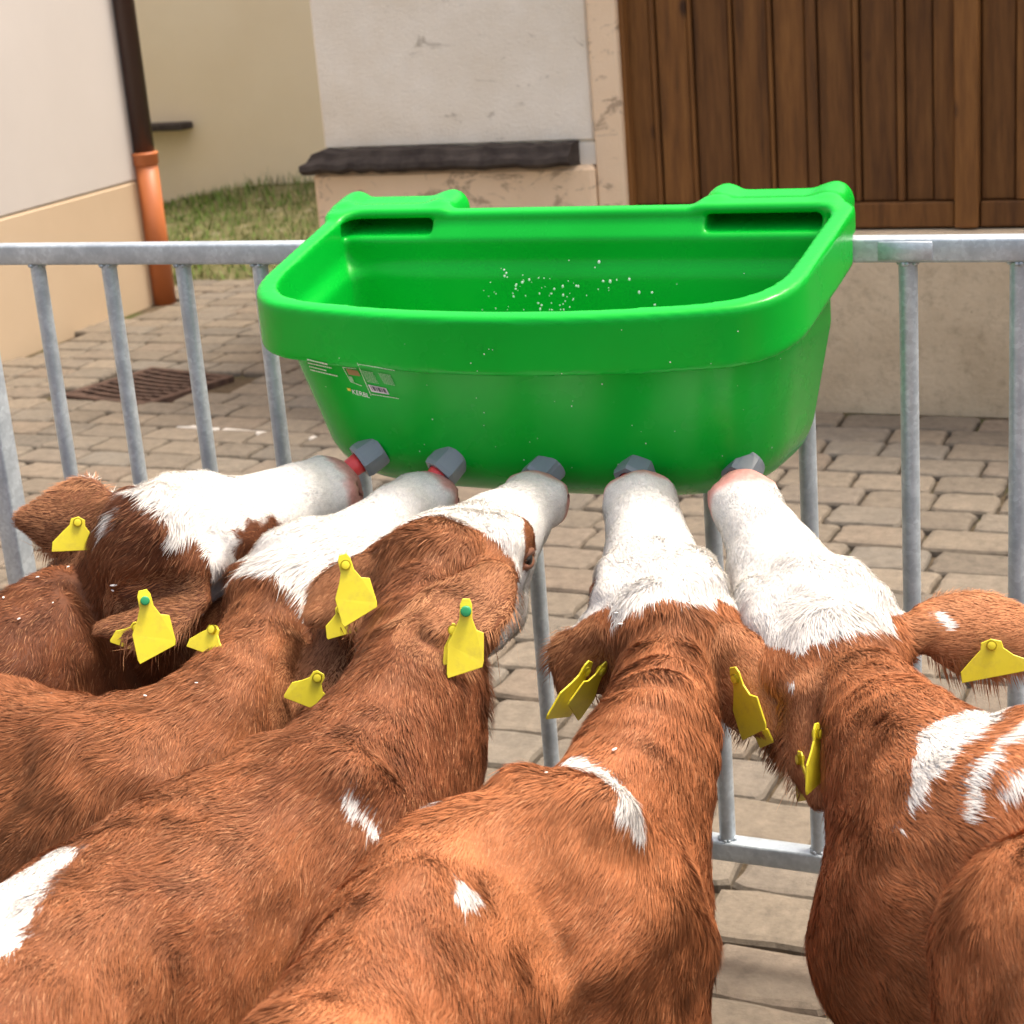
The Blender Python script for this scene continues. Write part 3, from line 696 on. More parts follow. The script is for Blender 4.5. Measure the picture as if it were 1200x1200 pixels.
def solve_on_ray(px, py, N_, L):
    d = ray(px, py); o = CAM-N_; a = d@d; b = 2*d@o; c = o@o-L*L; D = b*b-4*a*c
    if D < 0: t = -b/(2*a)
    else: t = (-b-math.sqrt(D))/(2*a)
    return CAM+d*t
CALF_N = 0
def build_calf(cfg):
    global CALF_N; CALF_N += 1; seed = CALF_N
    rng = np.random.default_rng(50+seed)
    flows = []; F = None
    prims = []
    def pr(*a, **k): prims.append((a, k))
    H = None
    if 'nose' in cfg:
        npx, npy, ny = cfg['nose']; NO = aty(npx, npy, ny); L = cfg.get('L', .325)
        PO = solve_on_ray(*cfg['poll'], NO, L) if len(cfg['poll']) == 2 else atz(*cfg['poll'])
        fw = nrm(NO-PO); up = nrm(np.array([0, 0, 1.])-fw*fw[2]); sd = np.cross(fw, up)
        ro = math.radians(cfg.get('roll', 0)); up, sd = up*math.cos(ro)+sd*math.sin(ro), sd*math.cos(ro)-up*math.sin(ro)
        S = L/.325
        def h(x, y, z): return PO+S*(fw*x+sd*y+up*z)
        H = (PO, fw, sd, up, S)
        print('calf', seed, 'nose', NO.round(3), 'poll', PO.round(3), 'len', np.linalg.norm(NO-PO).round(3))
        hc = lambda a, b, wa, ha, wb, hb, k=.025: pr(h(*a), h(*b), wa*S, ha*S, wb*S, hb*S, up=up, k=k)
        # skull, face, muzzle (half widths, half heights)
        ft = cfg.get('fat', 1.08)
        def hf(a, b, wa, ha, wb, hb, k=.025, fa=None, fb=None):
            fa = ft if fa is None else fa; fb = fa if fb is None else fb
            hc((a[0], a[1]*fa, a[2]*fa), (b[0], b[1]*fb, b[2]*fb), wa*fa, ha*fa, wb*fb, hb*fb, k)
        f1, f2 = 1+(ft-1)*.6, 1+(ft-1)*.25
        hf((.005, 0, -.062), (.09, 0, -.066), .060, .058, .072, .066)
        hf((.09, 0, -.066), (.145, 0, -.066), .072, .064, .061, .062, .01)
        hf((.145, 0, -.066), (.190, 0, -.059), .062, .062, .053, .054, .01, ft, f1); hf((.190, 0, -.059), (.235, 0, -.052), .053, .054, .0465, .048, .01, f1, f2)
        hc((.235, 0, -.050), (.280, 0, -.046), .043, .045, .043, .041, .01)
        hc((.284, 0, -.042), (.299, 0, -.046), .043, .034, .040, .032, .014)
        hc((.302, 0, -.030), (.310, 0, -.040), .030, .020, .028, .020, .012)      # nose pad
        hc((.255, 0, -.082), (.288, 0, -.078), .034, .018, .029, .016, .012)       # lower lip and chin
        for s in (-1, 1):
            hf((.02, s*.036, -.105), (.125, s*.032, -.118), .034, .046, .030, .036)     # cheeks
            hf((.075, s*.050, -.030), (.125, s*.047, -.032), .022, .022, .019, .020, .02)  # brow
            hc((.292, s*.027, -.028), (.303, s*.029, -.036), .015, .014, .013, .014, .008); hc((.275, s*.026, -.058), (.303, s*.022, -.064), .017, .015, .015, .013, .008) # nostril wings
            hc((.03, s*.055, -.05), (.045, s*.075, -.052), .022, .020, .018, .018, .02)    # ear root
        hc((-.005, 0, -.028), (.03, 0, -.022), .042, .026, .040, .024, .03)             # poll bump
        flows.append((h(0, 0, -.06), h(.3, 0, -.05), -fw, .07))
        cfg['_h'] = h
    st = []
    for s in cfg['spine']:
        if len(s) == 5: P = atz(s[0], s[1], s[2]); w_, hh = s[3], s[4]
        else: P = np.array(s[1:4], float); w_, hh = s[4], s[5]
        st.append((P-np.array([0, 0, hh]), w_, hh))
    if H is not None: st = [(cfg['_h'](.0, 0, -.075), .052, .062)]+st
    iw = cfg['withers']+(1 if H is not None else 0); ctr = [s[0] for s in st]
    arr = np.array([[*s[0], s[1], s[2]] for s in st]); ext = np.vstack([2*arr[0]-arr[1], arr, 2*arr[-1]-arr[-2]]); fine = []
    for i_ in range(1, len(ext)-2):
        for t_ in np.linspace(0, 1, 5)[:-1]:
            p_, q_, r_, s_q = ext[i_-1:i_+3]; fine.append(.5*(2*q_+(r_-p_)*t_+(2*p_-5*q_+4*r_-s_q)*t_*t_+(3*q_-p_-3*r_+s_q)*t_**3))
    fine.append(arr[-1]); st = [(f_[:3], f_[3], f_[4]) for f_ in fine]
    for (a, wa, ha), (b, wb, hb) in zip(st, st[1:]):
        pr(a, b, wa, ha, wb, hb, up=(0, 0, 1), k=.008); flows.append((a, b, nrm(b-a), max(wa, wb)))
    bd = nrm((ctr[-1]-ctr[iw])*[1, 1, 0]); bs = np.cross(bd, (0, 0, 1))
    W = ctr[iw]; Rp = ctr[-1]; zt = W[2]; st_h = arr[iw][4]
    sl_m = cfg.get('slim', 1.0)
    def g(p, s, f, z): q = p+bs*s*sl_m+bd*f; q[2] = z; return q
    rj = lambda a: rng.uniform(-a, a)
    pr(g(W, 0, .0, zt+.165), g(W, 0, -.05, zt+.155), .022, .02, .02, .02, up=bd, k=.05) if ctr[iw] is not None and False else None
    for s in (-1, 1):
        pr(g(W, s*.045, .01, zt+st_h-.03), g(W, s*.098, -.06, zt-.04), .030, .026, .034, .030, up=bd, k=.022)       # shoulder blade
        pr(g(Rp, s*.085, -.10, Rp[2]+.105), g(Rp, s*.07, -.02, Rp[2]+.10), .028, .024, .026, .022, up=bd, k=.03)    # hip bone
        # shoulder and front leg
        pr(g(W, s*.075, .03, zt+.03), g(W, s*.085, .02, zt-.16), .05*sl_m, .085, .045*sl_m, .06, up=bd, k=.05)
        j = rj(.04); a = g(W, s*.085, .02, zt-.14); kn = g(W, s*.082, -.02+j*.5, .27); fe = g(W, s*.085, -.01+j, .10); ho = g(W, s*.087, -.02+j, .0)
        pr(a, kn, .045, .055, .024, .026, up=bd, k=.03); pr(kn, fe, .023, .026, .017, .018, up=bd, k=.015)
        pr(fe, g(W, s*.087, -.025+j, .035), .020, .021, .022, .026, up=bd, k=.012); pr(g(W, s*.087, -.03+j, .035), ho+[0, 0, .018], .024, .028, .027, .033, up=bd, k=.01)
        # hip, thigh, hock, shank
        pr(g(Rp, s*.07, -.04, Rp[2]+.06), g(Rp, s*.08, .0, Rp[2]-.10), .06*sl_m, .10, .055*sl_m, .085, up=bd, k=.05)
        kk = g(Rp, s*.092, -.075, .44); hk = g(Rp, s*.082, .075, .30); sh = g(Rp, s*.082, .045, .10)
        pr(g(Rp, s*.08, -.01, Rp[2]-.1), kk, .055, .08, .042, .05, up=bd, k=.04); pr(kk, hk, .038, .045, .020, .026, up=bd, k=.03)
        pr(hk, sh, .019, .025, .017, .019, up=bd, k=.015); pr(sh, g(Rp, s*.082, .02, .03), .02, .021, .024, .028, up=bd, k=.012)
    pr(g(W, 0, -.11, zt-.06), g(W, 0, .05, zt-.12), .07, .09, .10, .11, k=.06)          # brisket
    pr(g(Rp, 0, .13, Rp[2]+.10), g(Rp, 0, .17, Rp[2]-.22), .022, .022, .014, .014, up=bd, k=.02)   # tail
    pr(g(Rp, 0, .17, Rp[2]-.22), g(Rp, 0, .17, Rp[2]-.42), .014, .014, .024, .024, up=bd, k=.02)
    ears = []; shell = []; ear0 = []
    for e in cfg.get('ears', []):
        b = b00 = cfg['_h'](.020, e['s']*.060*cfg.get('fat', 1.08), -.050)
        if 'base' in e: b = atd(e['base'][0], e['base'][1], depth_of(b)+(e['base'][2] if len(e['base']) > 2 else 0))
        T = atd(e['tip'][0], e['tip'][1], depth_of(b)+e['tip'][2])
        ear0.append(b00); ax = nrm(T-b); Ln = np.linalg.norm(T-b); print('   ear', e['s'], 'gap', np.linalg.norm(b-b00).round(3), 'len', Ln.round(3))
        nn = nrm(np.array(e.get('n', (0, 0, 1)), float)); nn = nrm(nn-ax*(nn@ax)); s_ = np.cross(ax, nn)    # nn: outward side of the ear's back
        wd = e.get('w', .036)
        droop = e.get('droop', .012)
        for ti in range(13):
            t_ = .04+.94*ti/12; a_ = (math.sin(math.pi*min(1, t_*.93+.10)**1.15))**.75; hwid = wd*max(.12, a_)
            for vi in range(9):
                v_ = vi/4-1; shell.append(b+ax*Ln*t_+s_*v_*hwid+nn*(-(e.get('cup', .020))*v_*v_*a_-droop*t_*t_))
        pr(b00, b+ax*.012, .022, .020, .019, .013, up=nn, k=.016)
        flows.append((b+ax*.02, b+ax*Ln, ax, .03)); ears.append((b, T, ax, nn, s_, Ln, wd))
    pts = np.array([p for a, k in prims for p in (a[0], a[1])]+shell); rr = np.array([max(a[2:6]) for a, k in prims for _ in (0, 1)]+[.008]*len(shell))[:, None]
    lo = (pts-rr).min(0)-.02; hi = (pts+rr).max(0)+.02; lo[2] = max(lo[2], -.0)-.012
    F = Field(lo, hi, .0068)
    for a, k in prims: cone(F, *a, **k)
    for q_ in shell: ball(F, q_, .0078, .006)
    if H is not None:
        h = cfg['_h']
        for s in (-1, 1):
            cone(F, h(.330, s*.027, -.030), h(.300, s*.033, -.036), .0100*S, .0085*S, .007*S, .006*S, up=up, k=.003, sub=True)
        cone(F, h(.345, 0, -.075), h(.262, 0, -.078), .040, .0075, .026, .004, up=up, k=.006, sub=True)   # mouth
    # throat and neck folds, slight lumpiness of the coat
    G = np.stack(np.meshgrid(*[ax_.astype(np.float32) for ax_ in F.ax], indexing='ij'), -1)
    m = np.abs(F.d) < .04; Pm = G[m]; dis = .0045*vnoise(Pm, 7, seed)+.0035*vnoise(Pm, 14, seed+3)+.0016*vnoise(Pm, 32, seed)
    if H is not None:      # woolly forehead, loose folds of skin round the throat
        q = (Pm-PO)/S; hx_ = q@fw; dp = np.linalg.norm(q, axis=1)
        dis += .0036*vnoise(Pm, 55, seed)*np.clip(1-np.abs(hx_-.06)/.10, 0, 1)*(dp < .2)
        nk_ = np.exp(-((dp-.16)/.10)**2)*np.clip(-hx_/.03, 0, 1)
        dis += nk_*.0015*np.sin(2*np.pi*(hx_+.35*q@up)/.034+3.5*vnoise(Pm, 9, 2))*np.clip(vnoise(Pm, 6, 8)+.35, 0, 1)
    for (bb, T, ax, nn, s_, Ln, wd) in ears:
        t = np.clip((Pm-bb)@ax, -.01, Ln); dis = dis*np.clip((np.linalg.norm(Pm-bb-t[:, None]*ax, axis=1)-.045)/.02, .12, 1)
    F.d[m] += dis.astype(np.float32); del G, Pm
    V, Q = F.mesh(); V = relax(V, Q, 3, .5)
    # keep the largest piece only happens naturally: every primitive overlaps its neighbour
    root = empty('calf', (float(W[0]), float(W[1]), 0)); tag(root, cfg['label'], 'calf', 'calves drinking at the green trough')
    me = np_mesh('body', V, Q); me.materials.append(MAT['skin'])
    body = link('body', me, None, root)
    nv = np.zeros((len(V), 3), np.float32); me.vertices.foreach_get('normal', nv.ravel()) if False else None
    tmp = np.zeros(len(V)*3, np.float32); me.vertices.foreach_get('normal', tmp); nv = tmp.reshape(-1, 3)
    bv = BVHTree.FromPolygons(V.tolist(), Q.tolist())
    def hit(px, py):
        r_ = bv.ray_cast(Vector(CAM), Vector(nrm(ray(px, py)))); return None if r_[0] is None else np.array(r_[0])
    # ---- colour by position
    blobs = []
    for sgn, key in ((1, 'white'), (-1, 'brown')):
        for pl in cfg.get(key, []):
            hp = [(hit(x, y), r) for x, y, r in pl]; hp = [(p, r/1150) for p, r in hp if p is not None]
            for i in range(len(hp)):
                blobs.append((sgn, hp[i][0], hp[min(i+1, len(hp)-1)][0], hp[i][1], hp[min(i+1, len(hp)-1)][1]))
    earw = cfg.get('ear_white', [])
    def colour(P):
        nz = vnoise(P, 70, 3)*.006+vnoise(P, 24, 9)*.008
        if H is not None:
            PO, fw, sd, up, S = H; q = (P-PO)/S; hx = q@fw; hy = q@sd; hz = q@up; nk = nz/S
            wh = np.minimum(hx-cfg.get('w0', .02)+nk*1.1, hz+cfg.get('wz', .16))
            # outside of the head the mask stops
            wh = np.minimum(wh, .15-np.abs(hy)); wh = np.minimum(wh, .34-hx)
            wh = np.minimum(wh, cfg.get('wside', lambda hx, hy, hz: 9)(hx, hy, hz)+nk)
            wh = np.where(np.sqrt(hx**2+hy**2+hz**2) > .45, -1, wh)
            for (ex, s, ez, r1, r2) in cfg.get('eyepatch', []):
                d = np.sqrt(((hx-ex)/r1)**2+((hy-s*.080)/.05)**2+((hz-ez)/r2)**2); wh = np.minimum(wh, (d-1)*.03+nk*.9)
            muzz = np.clip((hx-.270+nk*1.0+.25*np.clip(-hz-.085, -.05, .0))/.012, 0, 1)*(np.abs(hy) < .07)*(hz > -.11)*(hx < .36)
        else: wh = np.full(len(P), -1.0); muzz = np.zeros(len(P))
        for (e, b_, T) in []: pass
        for (sgn, a, b, ra, rb) in blobs:
            ab = b-a; t = np.clip(((P-a)@ab)/(ab@ab+1e-12), 0, 1); d = np.linalg.norm(P-a-t[:, None]*ab, axis=1)-(ra+(rb-ra)*t)
            wh = np.maximum(wh, -d+nz*.8) if sgn > 0 else np.minimum(wh, d+nz*.8)
        for (bb, T, ax, nn, s_, Ln, wd), e0_ in zip(ears, ear0):    # ears stay brown
            t = np.clip((P-bb)@ax, .004, Ln); d = np.linalg.norm(P-bb-t[:, None]*ax, axis=1)-.036*np.clip((P-bb)@ax/.035, 0, 1); wh = np.where((d < .022), np.minimum(wh, d-.024), wh); ab_ = bb-e0_; t = np.clip(((P-e0_)@ab_)/(ab_@ab_+1e-9), 0, 1); d = np.linalg.norm(P-e0_-t[:, None]*ab_, axis=1); wh = np.minimum(wh, np.where((d < .040) & (hx < cfg.get('w0', .02)+.035), d-.034+nz*.5, 9))
        for (sgn, a, b, ra, rb) in [b_ for b_ in blobs if b_[0] > 0 and b_[3] < .02 and cfg.get('spot_last')]:
            d = np.linalg.norm(P-a, axis=1)-ra; wh = np.maximum(wh, -d+nz*.3)
        m1 = vnoise(P, 5, 1+seed); m2 = vnoise(P, 17, 5+seed)
        tone = np.clip(.5+.45*m1+.30*m2+cfg.get('tone', 0), 0, 1)[:, None]
        br = (BROWN_D*(1-tone)+BROWN*tone)*cfg.get('tint', 1.0); br = br*(1+.22*vnoise(P, 45, 2)[:, None])
        if H is not None:      # darker curls behind the poll
            dp = np.linalg.norm(P-(PO-fw*.03), axis=1); br = br*(1-.28*np.exp(-(dp/.07)**2))[:, None]
        return wh, br, muzz
    wh, br, mz = colour(V)
    k = np.clip(wh/.003+.5, 0, 1)[:, None]; c = br*.75*(1-k)+WHITE*.86*k; c = c*(1-mz[:, None])+PINK*mz[:, None]
    if H is not None:
        for s in (-1, 1):
            dn_ = np.linalg.norm((V-cfg['_h'](.312, s*.031, -.034))*1.0, axis=1); kk_ = np.clip((.0125-dn_)/.004, 0, 1)[:, None]; c = c*(1-kk_)+np.array([.16, .045, .04])*kk_
        for (bb, T, ax, nn, s_, Ln, wd) in ears:
            t = (V-bb)@ax; q_ = V-bb-t[:, None]*ax; ins = (np.linalg.norm(q_, axis=1) < .05) & (t > 0) & (t < Ln) & (nv@nn < -.25); c[ins] = c[ins]*.35+np.array([.20, .10, .07])*.5  # inside of the ear darkened in the colour as painted shadow
    hoof = V[:, 2] < .055; c[hoof] = (.09, .06, .045)
    put_col(me, c)
    # ---- fur
    tri = np.concatenate([Q[:, [0, 1, 2]], Q[:, [0, 2, 3]]]); A, B, Cc = V[tri[:, 0]], V[tri[:, 1]], V[tri[:, 2]]
    ar = .5*np.linalg.norm(np.cross(B-A, Cc-A), axis=1); cen = (A+B+Cc)/3
    tn = nv[tri[:, 0]]; vd = CAM-cen; dist = np.linalg.norm(vd, axis=1); fc = (tn*vd).sum(1)/dist
    dd = cen-CAM; zc = dd@AF; u = 600+FPX*(dd@AR)/zc; v = 600-FPX*(dd@AU)/zc
    inv = (u > -60) & (u < 1260) & (v < 1270); wt = ar*np.where(fc > -.25, 1.0, .12)*np.where(inv, 1.0, .15)*np.where(cen[:, 2] < .35, .15, 1)
    n = int(cfg.get('hairs', 62000)*2.0); pk = rng.choice(len(tri), n, p=wt/wt.sum())
    r1 = np.sqrt(rng.random(n)); r2 = rng.random(n); w0, w1, w2 = 1-r1, r1*(1-r2), r1*r2
    P = A[pk]*w0[:, None]+B[pk]*w1[:, None]+Cc[pk]*w2[:, None]; NN = nv[tri[pk, 0]]*w0[:, None]+nv[tri[pk, 1]]*w1[:, None]+nv[tri[pk, 2]]*w2[:, None]
    NN /= np.linalg.norm(NN, axis=1)[:, None]+1e-9
    fl = np.zeros((n, 3)); 
    for (a, b, d, r) in flows:
        ab = b-a; t = np.clip(((P-a)@ab)/(ab@ab), 0, 1); ds = np.linalg.norm(P-a-t[:, None]*ab, axis=1); wgt = np.exp(-np.clip(ds-r*.8, 0, 1)/.018)/(1+(ds/r)**2); fl += wgt[:, None]*d
    fl /= np.linalg.norm(fl, axis=1)[:, None]+1e-9
    head = np.zeros(n); earm = np.zeros(n); pollm = np.zeros(n)
    if H is not None:
        PO, fw, sd, up, S = H; q = (P-PO)/S; hx = q@fw; head = np.clip((hx-.03)/.03, 0, 1)*(np.linalg.norm(q, axis=1) < .42)
        pollm = np.exp(-(np.linalg.norm(P-(PO+fw*.005+up*-.015), axis=1)/.05)**2)
    for (bb, T, ax, nn, s_, Ln, wd) in ears:
        t = np.clip((P-bb)@ax, .02, Ln); d = np.linalg.norm(P-bb-t[:, None]*ax, axis=1); earm = np.maximum(earm, (d < .04)*1.0)
    grav = np.array([0, 0, -1.0])*(.55*(1-head)*(1-earm))[:, None]
    curl = cfg.get('curl', .55); cu_ = vnoise3(P, 22, seed*3)*(.62*curl)+vnoise3(P, 8, seed*5)*.45+vnoise3(P, 60, seed)*.16*curl
    fh = head*(1-np.clip((hx_ok(H, P)-.12)/.05, 0, 1)); cu_ *= (1-.55*earm)[:, None]*(1+.7*pollm+.8*fh)[:, None]
    fl = fl+grav+cu_+rng.normal(0, .10, (n, 3)); fl -= NN*(fl*NN).sum(1)[:, None]; fl /= np.linalg.norm(fl, axis=1)[:, None]+1e-9
    whp, brp, mzp = colour(P)
    isw = whp > 0
    Ls = rng.uniform(.011, .021, n)*(1-.45*head)*(1-.42*earm)*(1+.6*pollm); Ls = np.where(isw & (head > 0) & (hx_ok(H, P) > .16), Ls*.55, Ls)
    rimm = np.zeros(n, bool)
    for (bb, T, ax, nn, s_, Ln, wd) in ears:
        rim = (np.abs((P-bb)@s_) > wd*.62) & (((P-bb)@ax) > .01) & (((P-bb)@ax) < Ln*.9) & (np.linalg.norm(P-bb, axis=1) < Ln+.02) & (rng.random(n) < .22)
        rimm |= (np.abs((P-bb)@s_) > wd*.80) & (((P-bb)@ax) > .02) & (((P-bb)@ax) < Ln) & (np.linalg.norm(P-bb-np.clip((P-bb)@ax, 0, Ln)[:, None]*ax, axis=1) < wd+.014)
        Ls = np.where(rim, .022, Ls); fl = np.where(rim[:, None], fl*.4+s_*np.sign((P-bb)@s_)[:, None]*.7-nn*.4+grav0(n)*.5, fl); fl /= np.linalg.norm(fl, axis=1)[:, None]
    inn = np.zeros(n, bool)
    for (bb, T, ax, nn, s_, Ln, wd) in ears:
        t = (P-bb)@ax; q_ = P-bb-t[:, None]*ax; inn |= (np.linalg.norm(q_, axis=1) < .055) & (t > .005) & (t < Ln) & (NN@nn < -.25)
    Ls = np.where(inn, Ls*1.7, Ls)
    lift = rng.uniform(.06, .24, n)*(1+.9*pollm+.9*fh)+.08*(vnoise(P, 20, 7)); keep = (mzp < .5) & (P[:, 2] > .06) & ~(inn & (rng.random(n) < .72))
    Ls *= np.where(rng.random(n) < .03, 1.5, 1.0)
    wdt = rng.uniform(.00027, .00050, n)*np.where(head > .5, .8, 1)
    side = np.cross(fl, NN); side /= np.linalg.norm(side, axis=1)[:, None]+1e-9
    side = side+NN*rng.uniform(-.5, .5, n)[:, None]
    p0 = P-NN*.0012; bend = vnoise3(P, 40, 11)*.25
    p1 = P+fl*(Ls*.42)[:, None]+NN*(Ls*lift*.50)[:, None]; d2 = fl+bend; p2 = P+d2*Ls[:, None]+NN*(Ls*lift*.62)[:, None]
    sw = side*wdt[:, None]
    VV = np.stack([p0, p1-sw, p1+sw, p2], 1)[keep]; m_ = len(VV)
    i = np.arange(m_)*4; Ft = np.concatenate([np.stack([i, i+2, i+1], 1), np.stack([i+1, i+2, i+3], 1)])
    cl = np.where(isw[:, None], WHITE*rng.uniform(.86, 1.08, (n, 1))*np.array([1, .99, .965]), 0)
    bt = brp*rng.uniform(.86, 1.14, (n, 1)); lt = rng.random((n, 1)) < .10; bt = np.where(lt, bt*.5+BROWN_L*.55, bt); bt = bt+(np.clip(earm*.42, 0, 1))[:, None]*(BROWN_L-bt); bt = np.where(rimm[:, None], bt*.4+BROWN_L*.72, bt)
    bt = np.where(inn[:, None], BROWN_L*1.15, bt); cl = np.where(isw[:, None], cl, bt)
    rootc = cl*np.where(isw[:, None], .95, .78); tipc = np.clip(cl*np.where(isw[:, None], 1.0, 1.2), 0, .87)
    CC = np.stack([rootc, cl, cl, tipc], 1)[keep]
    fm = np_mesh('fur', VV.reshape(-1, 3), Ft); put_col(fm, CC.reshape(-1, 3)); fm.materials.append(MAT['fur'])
    nb = nrm_rows(NN+.11*rng.normal(0, 1, (n, 3))+fl*.15+.20*vnoise3(P, 60, 5))[keep]; fm.normals_split_custom_set_from_vertices(np.repeat(nb, 4, 0).astype(np.float32))
    fo = link('fur', fm, None, root); fo['kind'] = 'stuff'
    # ---- eyes with lids
    if H is not None:
        h = cfg['_h']
        for s in (-1, 1):
            e = h(.108, s*.078*ft, -.052); o_ = nrm(sd*s+up*.12+fw*.2)
            r_ = bv.ray_cast(Vector(e+o_*.08), Vector(-o_)); e = np.array(r_[0]) if r_[0] is not None else e
            bm = bmesh.new(); bmesh.ops.create_uvsphere(bm, u_segments=16, v_segments=10, radius=.0125, matrix=Matrix.Translation(Vector(e-o_*.006))); link('eye', bm_mesh('eye', bm, True), MAT['eye'], root)
            for sg, c0 in ((1, 'upper'), (-1, 'lower')):
                bm = bmesh.new(); pts = []
                for k_ in range(9):
                    a_ = math.pi*(k_/8); pts.append(e-o_*.004+fw*math.cos(a_)*.017+up*sg*math.sin(a_)*.0085+o_*.0055*math.sin(a_))
                tube(bm, pts, [.001, .0030, .0042, .0048, .005, .0048, .0042, .003, .001], 8); link('eyelid', bm_mesh('eyelid', bm, True), m_lid(), root)
    if cfg.get('drops'):
        bm = bmesh.new(); rr_ = random.Random(seed)
        for (x_, y_, s_r) in cfg['drops']:
            q_ = hit(x_, y_)
            if q_ is None: continue
            bmesh.ops.create_uvsphere(bm, u_segments=7, v_segments=5, radius=s_r, matrix=Matrix.Translation(Vector(q_+nrm(CAM-q_)*.009)) @ Matrix.Rotation(rr_.random()*3, 4, 'Z') @ Matrix.Diagonal((1.9, .8, .5, 1)))
        o = link('milk_splashes', bm_mesh('milk_splashes', bm, True), MAT['milk'], root); o['kind'] = 'stuff'
    # ---- ear tags
    for tg in cfg.get('tags', []):
        bb, T, ax, nn, s_, Ln, wd = ears[tg['e']]
        if 'top' in tg:
            hp = hit(*tg['top']); A0 = hp if hp is not None else atd(tg['top'][0], tg['top'][1], depth_of(bb))
        vd = nrm(CAM-A0)
        def clear(px, py, dflt):
            q_ = hit(px, py); return depth_of(q_)-.013 if q_ is not None else dflt
        (tx, ty), (bx_, by_) = tg['top'], tg['bot']; pxw = tg.get('w', .027)*950*tg.get('clw', .6)
        smp = [(tx+(bx_-tx)*u_+o_, ty+(by_-ty)*u_) for u_ in (0, .33, .66, 1) for o_ in (-pxw*u_, 0, pxw*u_)]
        dd_ = [clear(x_, y_, 9) for x_, y_ in smp]; dA = min(dd_[:2]+[depth_of(A0)]); dmin = min(dd_)
        if 'face' in tg: dmin = min(dd_[0], dd_[1], dd_[4], dd_[7], dd_[10])
        dA = dB = min(dA, dmin, depth_of(bb)+.05)-tg.get('fwd', 0)
        A0 = atd(*tg['top'], dA); B0 = atd(*tg['bot'], dB); dn = nrm(B0-A0); Lt = np.linalg.norm(B0-A0)
        fn_ = nrm(tg.get('face', vd)); fn_ = nrm(fn_-dn*(fn_@dn)); sx = np.cross(dn, fn_); print('   tag len', Lt.round(3))
        Lt = min(max(Lt, .03), .09); hw = tg.get('w', .027); to = .012
        outl = [(-.33, -.10), (-.20, -.20), (.20, -.20), (.33, -.10), (.35, .12), (.58, .30), (.98, .45), (1.0, .92), (.93, 1.0), (-.93, 1.0), (-1.0, .92), (-.98, .45), (-.58, .30), (-.35, .12)] if not tg.get('square') else \
               [(-.30, -.10), (0, -.2), (.30, -.10), (.34, .12), (.6, .36), (1, .66), (1.0, 1.0), (-1.0, 1.0), (-1, .66), (-.6, .36), (-.34, .12)]
        sk = tg.get('skew', .10); outl = [(x, y+(sk*x if y > .4 else 0)) for x, y in outl]
        bm = bmesh.new(); th = .0011; rings = []
        def pp_(x, y, z): 
            bow = .0012*(x*x)*tg.get('bow', 1)
            return A0+sx*x*hw+dn*y*Lt*.93+fn_*(z-bow)
        fr = [bm.verts.new(pp_(x, y, th)) for x, y in outl]; bk = [bm.verts.new(pp_(x, y, -th)) for x, y in outl]; m = len(outl)
        bm.faces.new(fr); bm.faces.new(bk[::-1])
        for i_ in range(m): bm.faces.new((fr[i_], bk[i_], bk[(i_+1) % m], fr[(i_+1) % m]))
        bmesh.ops.recalc_face_normals(bm, faces=bm.faces); bmesh.ops.triangulate(bm, faces=[f for f in bm.faces if len(f.verts) > 4])
        bmesh.ops.bevel(bm, geom=[e_ for e_ in bm.edges if e_.calc_face_angle(0) > 1.2], offset=.0005, segments=1, affect='EDGES')
        to_ = link('ear_tag', bm_mesh('ear_tag', bm), MAT['tagy'], root)
        bm = bmesh.new(); st_ = tg.get('stud', 0); pc = A0+fn_*.001
        tube(bm, [pc-fn_*.004, pc+fn_*.003, pc+fn_*(.003+.006*(st_ > 0)), pc+fn_*(.0035+.006*(st_ > 0))], [.0055, .0055, .0055, .004], 14)
        so = link('stud', bm_mesh('stud', bm, True), MAT['tagg'] if st_ else MAT['tagy']); so.parent = to_; so.matrix_parent_inverse = (Matrix.Translation(root.location) @ to_.matrix_parent_inverse).inverted()
    return root
def hx_ok(H, P):
    if H is None: return np.zeros(len(P))
    return ((P-H[0])/H[4])@H[1]
def grav0(n): return np.tile(np.array([0, 0, -1.0]), (n, 1))
def nrm_rows(a): return a/(np.linalg.norm(a, axis=1)[:, None]+1e-9)
_lid = []
def m_lid():
    if not _lid: _lid.append(m_plain('calf_eyelid', (.16, .065, .035), .5))
    return _lid[0]

